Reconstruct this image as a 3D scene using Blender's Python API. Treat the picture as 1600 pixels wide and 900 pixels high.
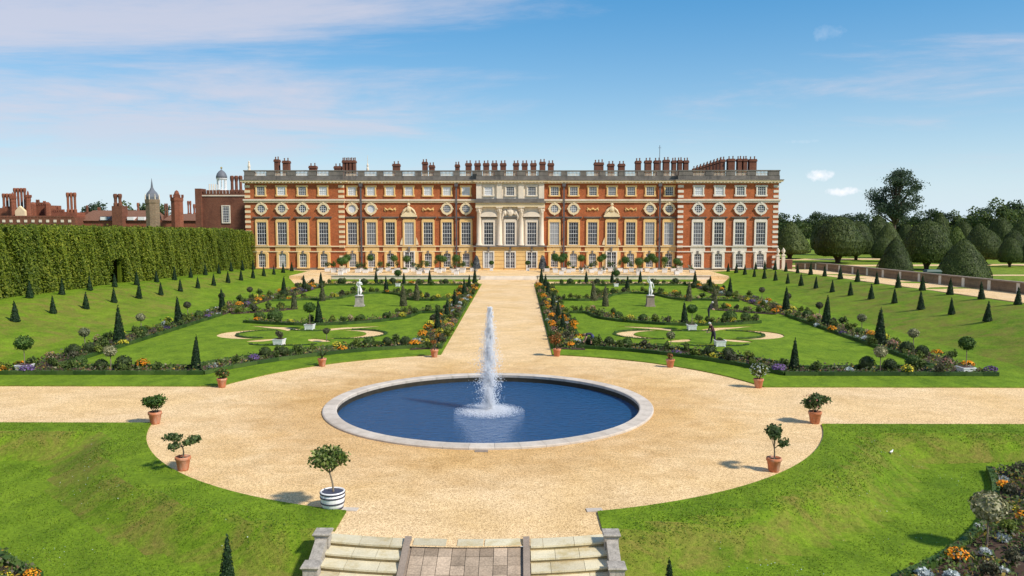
import bpy, bmesh, math, random
import numpy as np
from mathutils import Vector, Matrix, noise
from mathutils.geometry import delaunay_2d_cdt

for _o in list(bpy.data.objects):
    bpy.data.objects.remove(_o, do_unlink=True)
random.seed(7)
RNG = np.random.default_rng(7)
R = math.radians
PI = math.pi
scene = bpy.context.scene
COL = scene.collection

# ------------------------------------------------------------------ camera
cam_d = bpy.data.cameras.new('camera')
cam_d.sensor_width = 36.0
cam_d.lens = 28.64
cam_d.clip_start = 0.5
cam_d.clip_end = 20000
cam = bpy.data.objects.new('camera', cam_d)
COL.objects.link(cam)
cam.location = (1.54, 0, 9.7)
cam.rotation_euler = (PI / 2 - 0.0816, 0, 0.0073)
scene.camera = cam

# ------------------------------------------------------------------ sky and sun
SUN_EL, SUN_AZ = R(43), R(-31)          # azimuth measured from +X towards -Y (camera side)
world = bpy.data.worlds.new('World')
scene.world = world
world.use_nodes = True
wn, wl = world.node_tree.nodes, world.node_tree.links
wn.clear()
w_out = wn.new('ShaderNodeOutputWorld')
w_bg = wn.new('ShaderNodeBackground')
w_bg.inputs['Strength'].default_value = 0.145
sky = wn.new('ShaderNodeTexSky')
sky.sky_type = 'NISHITA'
sky.sun_disc = False
sky.sun_elevation = SUN_EL
sky.sun_rotation = PI / 2 - SUN_AZ
sky.altitude = 0
sky.air_density = 1.0
sky.dust_density = 0.1
sky.ozone_density = 3.0
w_tc = wn.new('ShaderNodeTexCoord')
sep = wn.new('ShaderNodeSeparateXYZ')
wl.new(w_tc.outputs['Generated'], sep.inputs[0])


def wmath(op, a, b=None, clamp=False):
    n = wn.new('ShaderNodeMath')
    n.operation = op
    n.use_clamp = clamp
    for i, v in enumerate((a, b)):
        if v is None:
            continue
        if isinstance(v, (int, float)):
            n.inputs[i].default_value = v
        else:
            wl.new(v, n.inputs[i])
    return n.outputs[0]


# clouds lie on a flat deck: direction projected on a plane overhead
zc = wmath('ADD', wmath('MAXIMUM', sep.outputs[2], 0.0), 0.06)
comb = wn.new('ShaderNodeCombineXYZ')
wl.new(wmath('DIVIDE', sep.outputs[0], zc), comb.inputs[0])
wl.new(wmath('DIVIDE', sep.outputs[1], zc), comb.inputs[1])
mp = wn.new('ShaderNodeMapping')
mp.inputs['Scale'].default_value = (0.50, 0.75, 1)
mp.inputs['Location'].default_value = (8.3, 1.0, 0)
mp.inputs['Rotation'].default_value = (0, 0, R(-9))
wl.new(comb.outputs[0], mp.inputs[0])
nz = wn.new('ShaderNodeTexNoise')
nz.inputs['Scale'].default_value = 0.85
nz.inputs['Detail'].default_value = 9
nz.inputs['Roughness'].default_value = 0.66
nz.inputs['Distortion'].default_value = 0.35
wl.new(mp.outputs[0], nz.inputs[0])
# the cloud bank stands to the left of the garden, the right is clear
bank = wmath('MULTIPLY', wmath('SUBTRACT', -0.02, sep.outputs[0]), 0.62)
dens = wmath('ADD', nz.outputs[0], wmath('MINIMUM', wmath('MAXIMUM', bank, -0.05), 0.17))
cl = wn.new('ShaderNodeMapRange')
cl.interpolation_type = 'SMOOTHSTEP'
cl.inputs['From Min'].default_value = 0.46
cl.inputs['From Max'].default_value = 0.76
wl.new(dens, cl.inputs[0])
hz = wn.new('ShaderNodeMapRange')      # thin out towards the horizon
hz.inputs['From Min'].default_value = 0.02
hz.inputs['From Max'].default_value = 0.12
wl.new(sep.outputs[2], hz.inputs[0])
fac = wmath('MULTIPLY', wmath('MULTIPLY', cl.outputs[0], hz.outputs[0]), 0.78)
nrm = wn.new('ShaderNodeVectorMath')
nrm.operation = 'NORMALIZE'
wl.new(w_tc.outputs['Generated'], nrm.inputs[0])
nz2 = wn.new('ShaderNodeTexNoise')
nz2.inputs['Scale'].default_value = 95
nz2.inputs['Detail'].default_value = 6
nz2.inputs['Roughness'].default_value = 0.6
wl.new(nrm.outputs[0], nz2.inputs[0])
puff = None
for (px_, py_, wx_, wy_) in ((1283, 274, 24, 9.5), (1318, 299, 28, 7.5), (1255, 221, 34, 3.5), (1292, 51, 26, 12)):
    a_ = (px_ - 800) / 1273
    b_ = (450 - py_) / 1273
    v_ = Vector((a_, math.cos(.0816) + b_ * math.sin(.0816), -math.sin(.0816) + b_ * math.cos(.0816)))
    v_ = Matrix.Rotation(.0073, 3, 'Z') @ v_.normalized()
    ns = wn.new('ShaderNodeSeparateXYZ')
    wl.new(nrm.outputs[0], ns.inputs[0])
    dx_ = wmath('DIVIDE', wmath('SUBTRACT', ns.outputs[0], v_.x), wx_ / 1273 * .9)
    dz_ = wmath('DIVIDE', wmath('SUBTRACT', ns.outputs[2], v_.z), wy_ / 1273)
    r2 = wmath('ADD', wmath('MULTIPLY', dx_, dx_), wmath('MULTIPLY', dz_, dz_))
    front = wmath('GREATER_THAN', ns.outputs[1], 0.0)
    g_ = wmath('MULTIPLY', wmath('ADD', wmath('SUBTRACT', 0.75, r2), wmath('MULTIPLY', wmath('SUBTRACT', nz2.outputs[0], 0.5), 3.0)), front)
    g_ = wmath('MULTIPLY', g_, 0.8 if py_ > 260 else 0.14, True)
    puff = g_ if puff is None else wmath('MAXIMUM', puff, g_)
mix = wn.new('ShaderNodeMixRGB')
hs = wn.new('ShaderNodeHueSaturation')
hs.inputs['Saturation'].default_value = 1.72
hs.inputs['Value'].default_value = 1.02
gam = wn.new('ShaderNodeGamma')        # evens out the sky's range as the photograph's film does
gam.inputs['Gamma'].default_value = 0.60
wl.new(sky.outputs[0], gam.inputs['Color'])
tint = wn.new('ShaderNodeMixRGB')
tint.blend_type = 'MULTIPLY'
tint.inputs[0].default_value = 1.0
tint.inputs[2].default_value = (0.88, 0.975, 1.06, 1)
wl.new(gam.outputs[0], tint.inputs[1])
wl.new(tint.outputs[0], hs.inputs['Color'])
# pale haze low in the sky, the same all round
hzf = wmath('MULTIPLY', wmath('POWER', 2.718, wmath('MULTIPLY', wmath('MAXIMUM', sep.outputs[2], 0.0), -9.0)), 0.97)
hmix = wn.new('ShaderNodeMixRGB')
hmix.inputs[2].default_value = (2.92, 3.50, 3.95, 1)
wl.new(hzf, hmix.inputs[0])
wl.new(hs.outputs[0], hmix.inputs[1])
wl.new(hmix.outputs[0], mix.inputs[1])
mix.inputs[2].default_value = (2.9, 2.85, 3.25, 1)
wl.new(fac, mix.inputs[0])
mix2 = wn.new('ShaderNodeMixRGB')
mix2.inputs[2].default_value = (4.4, 4.4, 4.6, 1)
wl.new(mix.outputs[0], mix2.inputs[1])
wl.new(puff, mix2.inputs[0])
wl.new(mix2.outputs[0], w_bg.inputs['Color'])
wl.new(w_bg.outputs[0], w_out.inputs[0])

sun_d = bpy.data.lights.new('sun', 'SUN')
sun_d.energy = 3.2
sun_d.angle = R(4.5)
sun_d.color = (1.0, 0.93, 0.82)
sun = bpy.data.objects.new('sun', sun_d)
COL.objects.link(sun)
SUNV = Vector((math.cos(SUN_EL) * math.cos(SUN_AZ), math.cos(SUN_EL) * math.sin(SUN_AZ), math.sin(SUN_EL)))
sun.rotation_euler = SUNV.to_track_quat('Z', 'Y').to_euler()
sun.location = (60, -60, 80)

vs = scene.view_settings
vs.view_transform = 'Standard'
vs.look = 'None'
vs.exposure = 0.72
vs.gamma = 1.0
vs.use_curve_mapping = False
scene.cycles.max_bounces = 6
scene.cycles.diffuse_bounces = 3
scene.cycles.transparent_max_bounces = 6
scene.cycles.use_denoising = True


# ------------------------------------------------------------------ material helpers
class NT:
    def __init__(self, name):
        self.m = bpy.data.materials.new(name)
        self.m.use_nodes = True
        self.n = self.m.node_tree.nodes
        self.l = self.m.node_tree.links
        self.b = self.n['Principled BSDF']
        self.tc = self.n.new('ShaderNodeTexCoord')

    def noise(self, scale, detail=4, rough=0.55, stretch=None, dist=0.0):
        t = self.n.new('ShaderNodeTexNoise')
        t.inputs['Scale'].default_value = scale
        t.inputs['Detail'].default_value = detail
        t.inputs['Roughness'].default_value = rough
        t.inputs['Distortion'].default_value = dist
        src = self.tc.outputs['Object']
        if stretch:
            mpn = self.n.new('ShaderNodeMapping')
            mpn.inputs['Scale'].default_value = stretch
            self.l.new(src, mpn.inputs[0])
            src = mpn.outputs[0]
        self.l.new(src, t.inputs[0])
        return t.outputs[0]

    def ramp(self, fac, stops):
        r = self.n.new('ShaderNodeValToRGB')
        el = r.color_ramp.elements
        while len(el) < len(stops):
            el.new(0.5)
        for e, (p, c) in zip(el, stops):
            e.position = p
            e.color = (c[0], c[1], c[2], 1)
        self.l.new(fac, r.inputs[0])
        return r.outputs[0]

    def mix(self, fac, a, b, mode='MIX'):
        x = self.n.new('ShaderNodeMixRGB')
        x.blend_type = mode
        for i, v in enumerate((fac, a, b)):
            if isinstance(v, (int, float)):
                x.inputs[i].default_value = v
            elif isinstance(v, tuple):
                x.inputs[i].default_value = (v[0], v[1], v[2], 1)
            else:
                self.l.new(v, x.inputs[i])
        return x.outputs[0]

    def math(self, op, a, b=0.0, clamp=False):
        x = self.n.new('ShaderNodeMath')
        x.operation = op
        x.use_clamp = clamp
        for i, v in enumerate((a, b)):
            if isinstance(v, (int, float)):
                x.inputs[i].default_value = v
            else:
                self.l.new(v, x.inputs[i])
        return x.outputs[0]

    def color(self, c):
        if isinstance(c, tuple):
            self.b.inputs['Base Color'].default_value = (c[0], c[1], c[2], 1)
        else:
            self.l.new(c, self.b.inputs['Base Color'])

    def bump(self, h, strength=0.3, dist=0.05):
        b = self.n.new('ShaderNodeBump')
        b.inputs['Strength'].default_value = strength
        b.inputs['Distance'].default_value = dist
        self.l.new(h, b.inputs['Height'])
        self.l.new(b.outputs[0], self.b.inputs['Normal'])

    def rough(self, v, spec=None):
        self.b.inputs['Roughness'].default_value = v
        if spec is not None:
            self.b.inputs['Specular IOR Level'].default_value = spec


M = {}


def stone(name, c, var=0.25, scale=1.5, rough=0.85, stain=None, fine=14.0):
    t = NT(name)
    dark = tuple(v * (1 - var) for v in c)
    lite = tuple(min(1, v * (1 + var * 0.6)) for v in c)
    col = t.ramp(t.noise(scale, 6, 0.62), [(0.3, dark), (0.72, lite)])
    col = t.mix(0.35, col, t.ramp(t.noise(fine, 3), [(0.35, dark), (0.65, lite)]))
    if stain:
        s = t.noise(scale * 0.8, 5, 0.7, (1, 1, 0.25))
        col = t.mix(t.ramp(s, [(0.5, (0, 0, 0)), (0.68, (0.8, 0.8, 0.8))]), col, stain)
    if name in ('stone_tile', 'stone_step', 'stone_coping'):
        oi = t.n.new('ShaderNodeObjectInfo')
        lo = 0.62 if name == 'stone_tile' else 0.86
        col = t.mix(1.0, col, t.ramp(oi.outputs['Random'], [(0.0, (lo, lo * .98, lo * .96)), (0.5, (1, 1, 1)), (1.0, (1.25 if lo < .7 else 1.08,) * 3)]), 'MULTIPLY')
    t.color(col)
    t.bump(t.noise(fine, 4), 0.35, 0.03)
    t.rough(rough, 0.25)
    M[name] = t.m
    return t.m


def plain(name, c, rough=0.6, metal=0.0, spec=None):
    t = NT(name)
    col = t.ramp(t.noise(9, 4), [(0.3, tuple(v * 0.85 for v in c)), (0.7, tuple(min(1, v * 1.1) for v in c))])
    t.color(col)
    t.rough(rough, spec)
    t.b.inputs['Metallic'].default_value = metal
    M[name] = t.m
    return t.m


def leafmat(name, cols, spread=None, trans=0.25, rough=0.6):
    """cols: list of colours picked leaf by leaf; a coarse noise shifts clumps."""
    t = NT(name)
    g = t.n.new('ShaderNodeNewGeometry')
    oi = t.n.new('ShaderNodeObjectInfo')
    f = t.math('FRACT', t.math('ADD', g.outputs['Random Per Island'], t.math('MULTIPLY', oi.outputs['Random'], 0.37)))
    k = len(cols)
    r = t.n.new('ShaderNodeValToRGB')
    r.color_ramp.interpolation = 'CONSTANT'
    el = r.color_ramp.elements
    while len(el) < k:
        el.new(0.5)
    for i, e in enumerate(el):
        e.position = i / k
        e.color = (*cols[i], 1)
    t.l.new(f, r.inputs[0])
    col = r.outputs[0]
    cl_ = t.ramp(t.noise(0.9, 3), [(0.3, (0.72, 0.76, 0.7)), (0.7, (1.22, 1.2, 1.15))])
    col = t.mix(1.0, col, cl_, 'MULTIPLY')
    ob = t.ramp(oi.outputs['Random'], [(0.0, (0.80, 0.84, 0.82)), (1.0, (1.20, 1.14, 1.1))])
    col = t.mix(1.0, col, ob, 'MULTIPLY')
    t.color(col)
    t.rough(rough, 0.3)
    if trans:
        tr = t.n.new('ShaderNodeBsdfTranslucent')
        t.l.new(col, tr.inputs[0])
        mx = t.n.new('ShaderNodeMixShader')
        mx.inputs[0].default_value = trans
        out = t.n['Material Output']
        t.l.new(t.b.outputs[0], mx.inputs[1])
        t.l.new(tr.outputs[0], mx.inputs[2])
        t.l.new(mx.outputs[0], out.inputs[0])
    M[name] = t.m
    return t.m


# grass: green with yellow drift, slopes browned for dryness plus painted shade
def grass(name, g0, g1, dry_shade, dry_shade_amt):
    t = NT(name)
    big = t.noise(0.11, 4, 0.6)
    mid = t.noise(0.9, 5, 0.65, (1, 0.6, 1), 0.3)
    fine = t.noise(7.0, 5, 0.75)
    speck = t.noise(26.0, 2, 0.7)
    col = t.ramp(big, [(0.32, g0), (0.66, g1)])
    col = t.mix(0.55, col, t.ramp(mid, [(0.32, tuple(v * 0.62 for v in g0)), (0.68, tuple(v * 1.25 for v in g1))]))
    geo = t.n.new('ShaderNodeNewGeometry')
    sp = t.n.new('ShaderNodeSeparateXYZ')
    t.l.new(geo.outputs['True Normal'], sp.inputs[0])
    slope = t.math('MULTIPLY', t.math('SUBTRACT', 0.993, sp.outputs[2]), 58.0, True)
    dn = t.ramp(t.noise(0.62, 7, 0.74, (0.8, 0.8, 1), 0.9), [(0.40, (0, 0, 0)), (0.64, (1, 1, 1))])
    dm = t.math('MULTIPLY', t.math('ADD', t.math('MULTIPLY', slope, 0.85), 0.05), dry_shade_amt)
    col = t.mix(t.math('MULTIPLY', dn, dm), col, dry_shade)
    col = t.mix(1.0, col, t.ramp(fine, [(0.3, (0.6, 0.64, 0.5)), (0.7, (1.3, 1.27, 1.2))]), 'MULTIPLY')
    col = t.mix(1.0, col, t.ramp(speck, [(0.3, (0.75, 0.78, 0.7)), (0.72, (1.22, 1.2, 1.2))]), 'MULTIPLY')
    t.color(col)
    t.bump(t.math('ADD', fine, t.math('MULTIPLY', speck, 0.6)), 0.55, 0.06)
    t.rough(0.85, 0.12)
    M[name] = t.m


grass('grass', (0.100, 0.190, 0.009), (0.178, 0.265, 0.016), (0.215, 0.170, 0.046), 0.9)
grass('far_grass', (0.12, 0.20, 0.016), (0.21, 0.27, 0.03), (0.29, 0.25, 0.08), 0.6)


def gravelmat():
    t = NT('gravel')
    big = t.noise(0.16, 5, 0.6, None, 0.5)
    col = t.ramp(big, [(0.3, (0.74, 0.505, 0.235)), (0.68, (0.79, 0.58, 0.335))])
    v = t.n.new('ShaderNodeTexVoronoi')
    v.inputs['Scale'].default_value = 30
    t.l.new(t.tc.outputs['Object'], v.inputs['Vector'])
    bw = t.n.new('ShaderNodeRGBToBW')
    t.l.new(v.outputs['Color'], bw.inputs[0])
    st = t.ramp(bw.outputs[0], [(0.18, (0.52, 0.48, 0.44)), (0.45, (0.95, 0.94, 0.92)), (0.8, (1.22, 1.24, 1.27))])
    col = t.mix(0.85, col, st, 'MULTIPLY')
    sp = t.ramp(t.noise(9, 3, 0.8), [(0.3, (0.8, 0.78, 0.75)), (0.6, (1.08, 1.08, 1.08))])
    col = t.mix(1.0, col, sp, 'MULTIPLY')
    wear = t.ramp(t.noise(0.5, 6, 0.7, (0.7, 1.1, 1), 0.8), [(0.34, (0.86, 0.83, 0.78)), (0.6, (1.05, 1.05, 1.06))])
    col = t.mix(1.0, col, wear, 'MULTIPLY')
    # damp, darker gravel where the fountain's spray drifts, to the pool's edge
    dv = t.n.new('ShaderNodeVectorMath')
    dv.operation = 'DISTANCE'
    t.l.new(t.tc.outputs['Object'], dv.inputs[0])
    dv.inputs[1].default_value = (-0.5, 42.0, 0)
    damp = t.ramp(t.math('ADD', t.math('MULTIPLY', t.math('SUBTRACT', dv.outputs['Value'], 8.5), 0.09), t.math('MULTIPLY', t.math('SUBTRACT', t.noise(0.8, 4), 0.5), 0.9)), [(0.05, (0.84, 0.76, 0.64)), (0.55, (1, 1, 1))])
    col = t.mix(1.0, col, damp, 'MULTIPLY')
    t.color(col)
    t.bump(v.outputs['Distance'], 0.5, 0.02)
    t.rough(0.9, 0.15)
    M['gravel'] = t.m


gravelmat()


def brickmat(name, c, scale=3.0):
    t = NT(name)
    b = t.n.new('ShaderNodeTexBrick')
    b.inputs['Scale'].default_value = 1.0
    b.inputs['Brick Width'].default_value = 0.24
    b.inputs['Row Height'].default_value = 0.085
    b.inputs['Mortar Size'].default_value = 0.009
    b.inputs['Color1'].default_value = (c[0] * 1.15, c[1] * 1.12, c[2] * 1.1, 1)
    b.inputs['Color2'].default_value = (c[0] * 0.75, c[1] * 0.72, c[2] * 0.75, 1)
    b.inputs['Mortar'].default_value = (c[0] * 0.9, c[1] * 1.5, c[2] * 1.8, 1)
    mpn = t.n.new('ShaderNodeMapping')
    mpn.inputs['Rotation'].default_value = (PI / 2, 0, 0)
    t.l.new(t.tc.outputs['Object'], mpn.inputs[0])
    t.l.new(mpn.outputs[0], b.inputs['Vector'])
    w = t.ramp(t.noise(0.35, 6, 0.65), [(0.3, (0.78, 0.74, 0.74)), (0.7, (1.16, 1.12, 1.08))])
    col = t.mix(1.0, b.outputs['Color'], w, 'MULTIPLY')
    w2 = t.ramp(t.noise(2.2, 4, 0.7), [(0.3, (0.82, 0.82, 0.84)), (0.7, (1.12, 1.12, 1.1))])
    col = t.mix(1.0, col, w2, 'MULTIPLY')
    t.color(col)
    t.rough(0.88, 0.2)
    M[name] = t.m


brickmat('brick', (0.43, 0.118, 0.042))
brickmat('brick_dark', (0.19, 0.072, 0.042))
brickmat('brick_old', (0.27, 0.088, 0.048))
brickmat('brick_grey', (0.25, 0.165, 0.10))
stone('stone_honey', (0.78, 0.51, 0.205), 0.18, 0.8)
stone('stone_cream', (0.78, 0.62, 0.38), 0.16, 0.8)
stone('stone_white', (0.75, 0.68, 0.56), 0.18, 0.8, stain=(0.56, 0.49, 0.38))
stone('stone_pale', (0.76, 0.65, 0.51), 0.16, 0.7, stain=(0.58, 0.49, 0.39))
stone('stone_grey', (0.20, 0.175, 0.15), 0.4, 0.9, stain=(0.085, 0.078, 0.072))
stone('stone_ped', (0.42, 0.375, 0.315), 0.5, 3.0, stain=(0.16, 0.145, 0.115), fine=20)
stone('stone_step', (0.66, 0.585, 0.40), 0.22, 1.2, stain=(0.46, 0.36, 0.16), fine=18)
stone('stone_riser', (0.40, 0.30, 0.15), 0.35, 1.4, stain=(0.2, 0.17, 0.08), fine=18)
stone('stone_kerb', (0.30, 0.235, 0.18), 0.35, 2.0, fine=18)
stone('stone_tile', (0.44, 0.335, 0.235), 0.5, 0.9, fine=16)
stone('stone_coping', (0.58, 0.505, 0.42), 0.2, 1.1, stain=(0.38, 0.31, 0.23), fine=16)
stone('shaded_wet_stone', (0.045, 0.038, 0.026), 0.4, 2.0, rough=0.4)  # wet wall stone, darkened to put the rim's shade into its colour
stone('marble', (0.78, 0.76, 0.72), 0.12, 2.0, rough=0.6)
stone('lead', (0.15, 0.16, 0.18), 0.25, 2.0, rough=0.6)
stone('roof_tile', (0.20, 0.10, 0.062), 0.3, 2.0)
stone('soil', (0.075, 0.045, 0.03), 0.4, 3.0, fine=20)
stone('terracotta', (0.52, 0.185, 0.085), 0.3, 4.0, stain=(0.56, 0.36, 0.26))
stone('bark', (0.10, 0.075, 0.05), 0.35, 5.0)
stone('bark_pale', (0.24, 0.19, 0.13), 0.35, 6.0)
plain('white_paint', (0.80, 0.79, 0.77), 0.5)
plain('glazing_white', (0.78, 0.77, 0.74), 0.5)
plain('hoop', (0.05, 0.05, 0.075), 0.5)
plain('pipe', (0.10, 0.085, 0.085), 0.6)
plain('gold', (0.75, 0.5, 0.12), 0.35, 0.9)
plain('bin_green', (0.025, 0.07, 0.05), 0.5)
plain('pale_pane', (0.62, 0.62, 0.64), 0.4)  # pale opaque colour for panes that are not plain glass
plain('skin', (0.55, 0.32, 0.22), 0.6)
plain('shirt_dark', (0.03, 0.025, 0.04), 0.8)
plain('shirt_maroon', (0.10, 0.028, 0.035), 0.8)
plain('cloth_blue', (0.05, 0.06, 0.17), 0.8)
plain('boots', (0.03, 0.025, 0.022), 0.8)
plain('hair_grey', (0.55, 0.52, 0.48), 0.8)
plain('hair_brown', (0.10, 0.06, 0.035), 0.8)
plain('grey_lead_paint', (0.30, 0.30, 0.31), 0.6)

t = NT('glass')
gi = t.n.new('ShaderNodeObjectInfo')
t.color(t.ramp(gi.outputs['Random'], [(0.0, (0.02, 0.022, 0.028)), (0.6, (0.07, 0.07, 0.085)), (0.85, (0.16, 0.16, 0.17)), (1.0, (0.34, 0.34, 0.34))]))
t.rough(0.08, 0.38)
t.bump(t.noise(2.5, 2), 0.10, 0.05)
M['glass'] = t.m

t = NT('water')
wv1 = t.noise(2.2, 4, 0.6, (1, 1.6, 1), 0.4)
wv2 = t.noise(9.0, 3, 0.6, (1, 1.5, 1))
t.color((0.018, 0.075, 0.180))
t.rough(0.04, 0.5)
t.b.inputs['IOR'].default_value = 1.33
t.bump(t.math('ADD', wv1, t.math('MULTIPLY', wv2, 0.35)), 1.0, 0.10)
M['water'] = t.m

t = NT('spray')
t.color((0.98, 0.98, 0.99))
t.rough(0.3, 0.5)
trn = t.n.new('ShaderNodeBsdfTranslucent')
trn.inputs[0].default_value = (0.95, 0.97, 1.0, 1)
mxs = t.n.new('ShaderNodeMixShader')
mxs.inputs[0].default_value = 0.5
t.l.new(t.b.outputs[0], mxs.inputs[1])
t.l.new(trn.outputs[0], mxs.inputs[2])
t.l.new(mxs.outputs[0], t.n['Material Output'].inputs[0])
M['spray'] = t.m

leafmat('yew', [(0.016, 0.040, 0.014), (0.022, 0.055, 0.017), (0.032, 0.070, 0.020), (0.012, 0.030, 0.012)])
leafmat('yew_big', [(0.058, 0.086, 0.018), (0.080, 0.114, 0.023), (0.105, 0.138, 0.030), (0.042, 0.063, 0.016)])
leafmat('yew_light', [(0.10, 0.15, 0.022), (0.13, 0.18, 0.028), (0.08, 0.12, 0.02)])
leafmat('hornbeam', [(0.15, 0.200, 0.016), (0.20, 0.255, 0.021), (0.28, 0.310, 0.036), (0.095, 0.14, 0.014)], trans=0.45)
leafmat('box', [(0.040, 0.085, 0.016), (0.060, 0.115, 0.020), (0.085, 0.14, 0.03)])
leafmat('ball', [(0.030, 0.050, 0.016), (0.044, 0.068, 0.020), (0.06, 0.088, 0.024)])
leafmat('variegated', [(0.16, 0.17, 0.07), (0.30, 0.29, 0.15), (0.10, 0.12, 0.05), (0.42, 0.40, 0.26)])
leafmat('obelisk_pale', [(0.13, 0.13, 0.065), (0.20, 0.185, 0.10), (0.09, 0.10, 0.045)])
leafmat('citrus', [(0.035, 0.085, 0.016), (0.055, 0.12, 0.02), (0.09, 0.155, 0.03)])
leafmat('citrus_light', [(0.10, 0.16, 0.025), (0.16, 0.21, 0.04), (0.34, 0.36, 0.14), (0.06, 0.10, 0.02)])
leafmat('olive', [(0.09, 0.14, 0.045), (0.135, 0.18, 0.062), (0.06, 0.095, 0.035)], trans=0.4)
leafmat('agave', [(0.14, 0.19, 0.15), (0.20, 0.24, 0.20)], trans=0.1)
leafmat('blue_spire', [(0.12, 0.13, 0.15), (0.17, 0.17, 0.19), (0.09, 0.10, 0.11)], trans=0.1)
leafmat('red_leaf', [(0.34, 0.10, 0.03), (0.42, 0.17, 0.04), (0.22, 0.10, 0.03), (0.10, 0.12, 0.03)])
leafmat('orange', [(0.85, 0.30, 0.01), (0.90, 0.42, 0.015), (0.80, 0.24, 0.01)], trans=0.2)
leafmat('yellow', [(0.80, 0.58, 0.03), (0.70, 0.60, 0.05), (0.55, 0.50, 0.04)], trans=0.2)
leafmat('purple', [(0.16, 0.08, 0.28), (0.22, 0.12, 0.34), (0.12, 0.10, 0.16)])
leafmat('silver', [(0.58, 0.62, 0.66), (0.70, 0.74, 0.78), (0.44, 0.50, 0.52)])
leafmat('pink', [(0.50, 0.20, 0.16), (0.42, 0.28, 0.22), (0.30, 0.16, 0.12)])
leafmat('shrub', [(0.08, 0.125, 0.026), (0.11, 0.16, 0.034), (0.15, 0.195, 0.05), (0.055, 0.09, 0.024)], trans=0.35)
leafmat('shrub_lime', [(0.14, 0.19, 0.03), (0.20, 0.24, 0.04), (0.10, 0.14, 0.025)])
leafmat('dusk_shrub', [(0.10, 0.095, 0.055), (0.13, 0.12, 0.075), (0.075, 0.085, 0.04)], trans=0.3)
leafmat('bedding', [(0.08, 0.135, 0.028), (0.12, 0.175, 0.035), (0.15, 0.185, 0.05), (0.06, 0.095, 0.022), (0.14, 0.12, 0.09), (0.25, 0.24, 0.14), (0.36, 0.25, 0.04), (0.13, 0.18, 0.03), (0.18, 0.11, 0.07), (0.09, 0.15, 0.03)], trans=0.35)
leafmat('blades', [(0.095, 0.185, 0.008), (0.13, 0.235, 0.012), (0.18, 0.27, 0.017), (0.07, 0.14, 0.007), (0.155, 0.25, 0.015), (0.20, 0.22, 0.035)], trans=0.35)
leafmat('tree_dark', [(0.052, 0.090, 0.034), (0.072, 0.116, 0.042), (0.095, 0.138, 0.05), (0.038, 0.064, 0.028)], trans=0.4)
leafmat('tree_mid', [(0.08, 0.125, 0.034), (0.11, 0.155, 0.042), (0.14, 0.18, 0.055), (0.055, 0.088, 0.028)], trans=0.4)
leafmat('tree_blue', [(0.055, 0.092, 0.056), (0.078, 0.118, 0.070), (0.10, 0.14, 0.08), (0.042, 0.070, 0.044)], trans=0.4)


# ------------------------------------------------------------------ object helpers
def tag(o, label=None, cat=None, group=None, kind=None):
    if label:
        o['label'] = label
    if cat:
        o['category'] = cat
    if group:
        o['group'] = group
    if kind:
        o['kind'] = kind
    return o


def link(name, me, parent=None, loc=None):
    o = bpy.data.objects.new(name, me)
    COL.objects.link(o)
    if parent is not None:
        o.parent = parent
    if loc is not None:
        o.location = loc
    return o


def empty(name, loc=(0, 0, 0), rz=0.0, parent=None):
    o = bpy.data.objects.new(name, None)
    COL.objects.link(o)
    o.location = loc
    o.rotation_euler = (0, 0, rz)
    o.empty_display_size = 0.3
    if parent is not None:
        o.parent = parent
    return o


def copy_tree(src, parent=None):
    c = src.copy()
    COL.objects.link(c)
    c.parent = parent
    for ch in src.children:
        copy_tree(ch, c)
    return c


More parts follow.
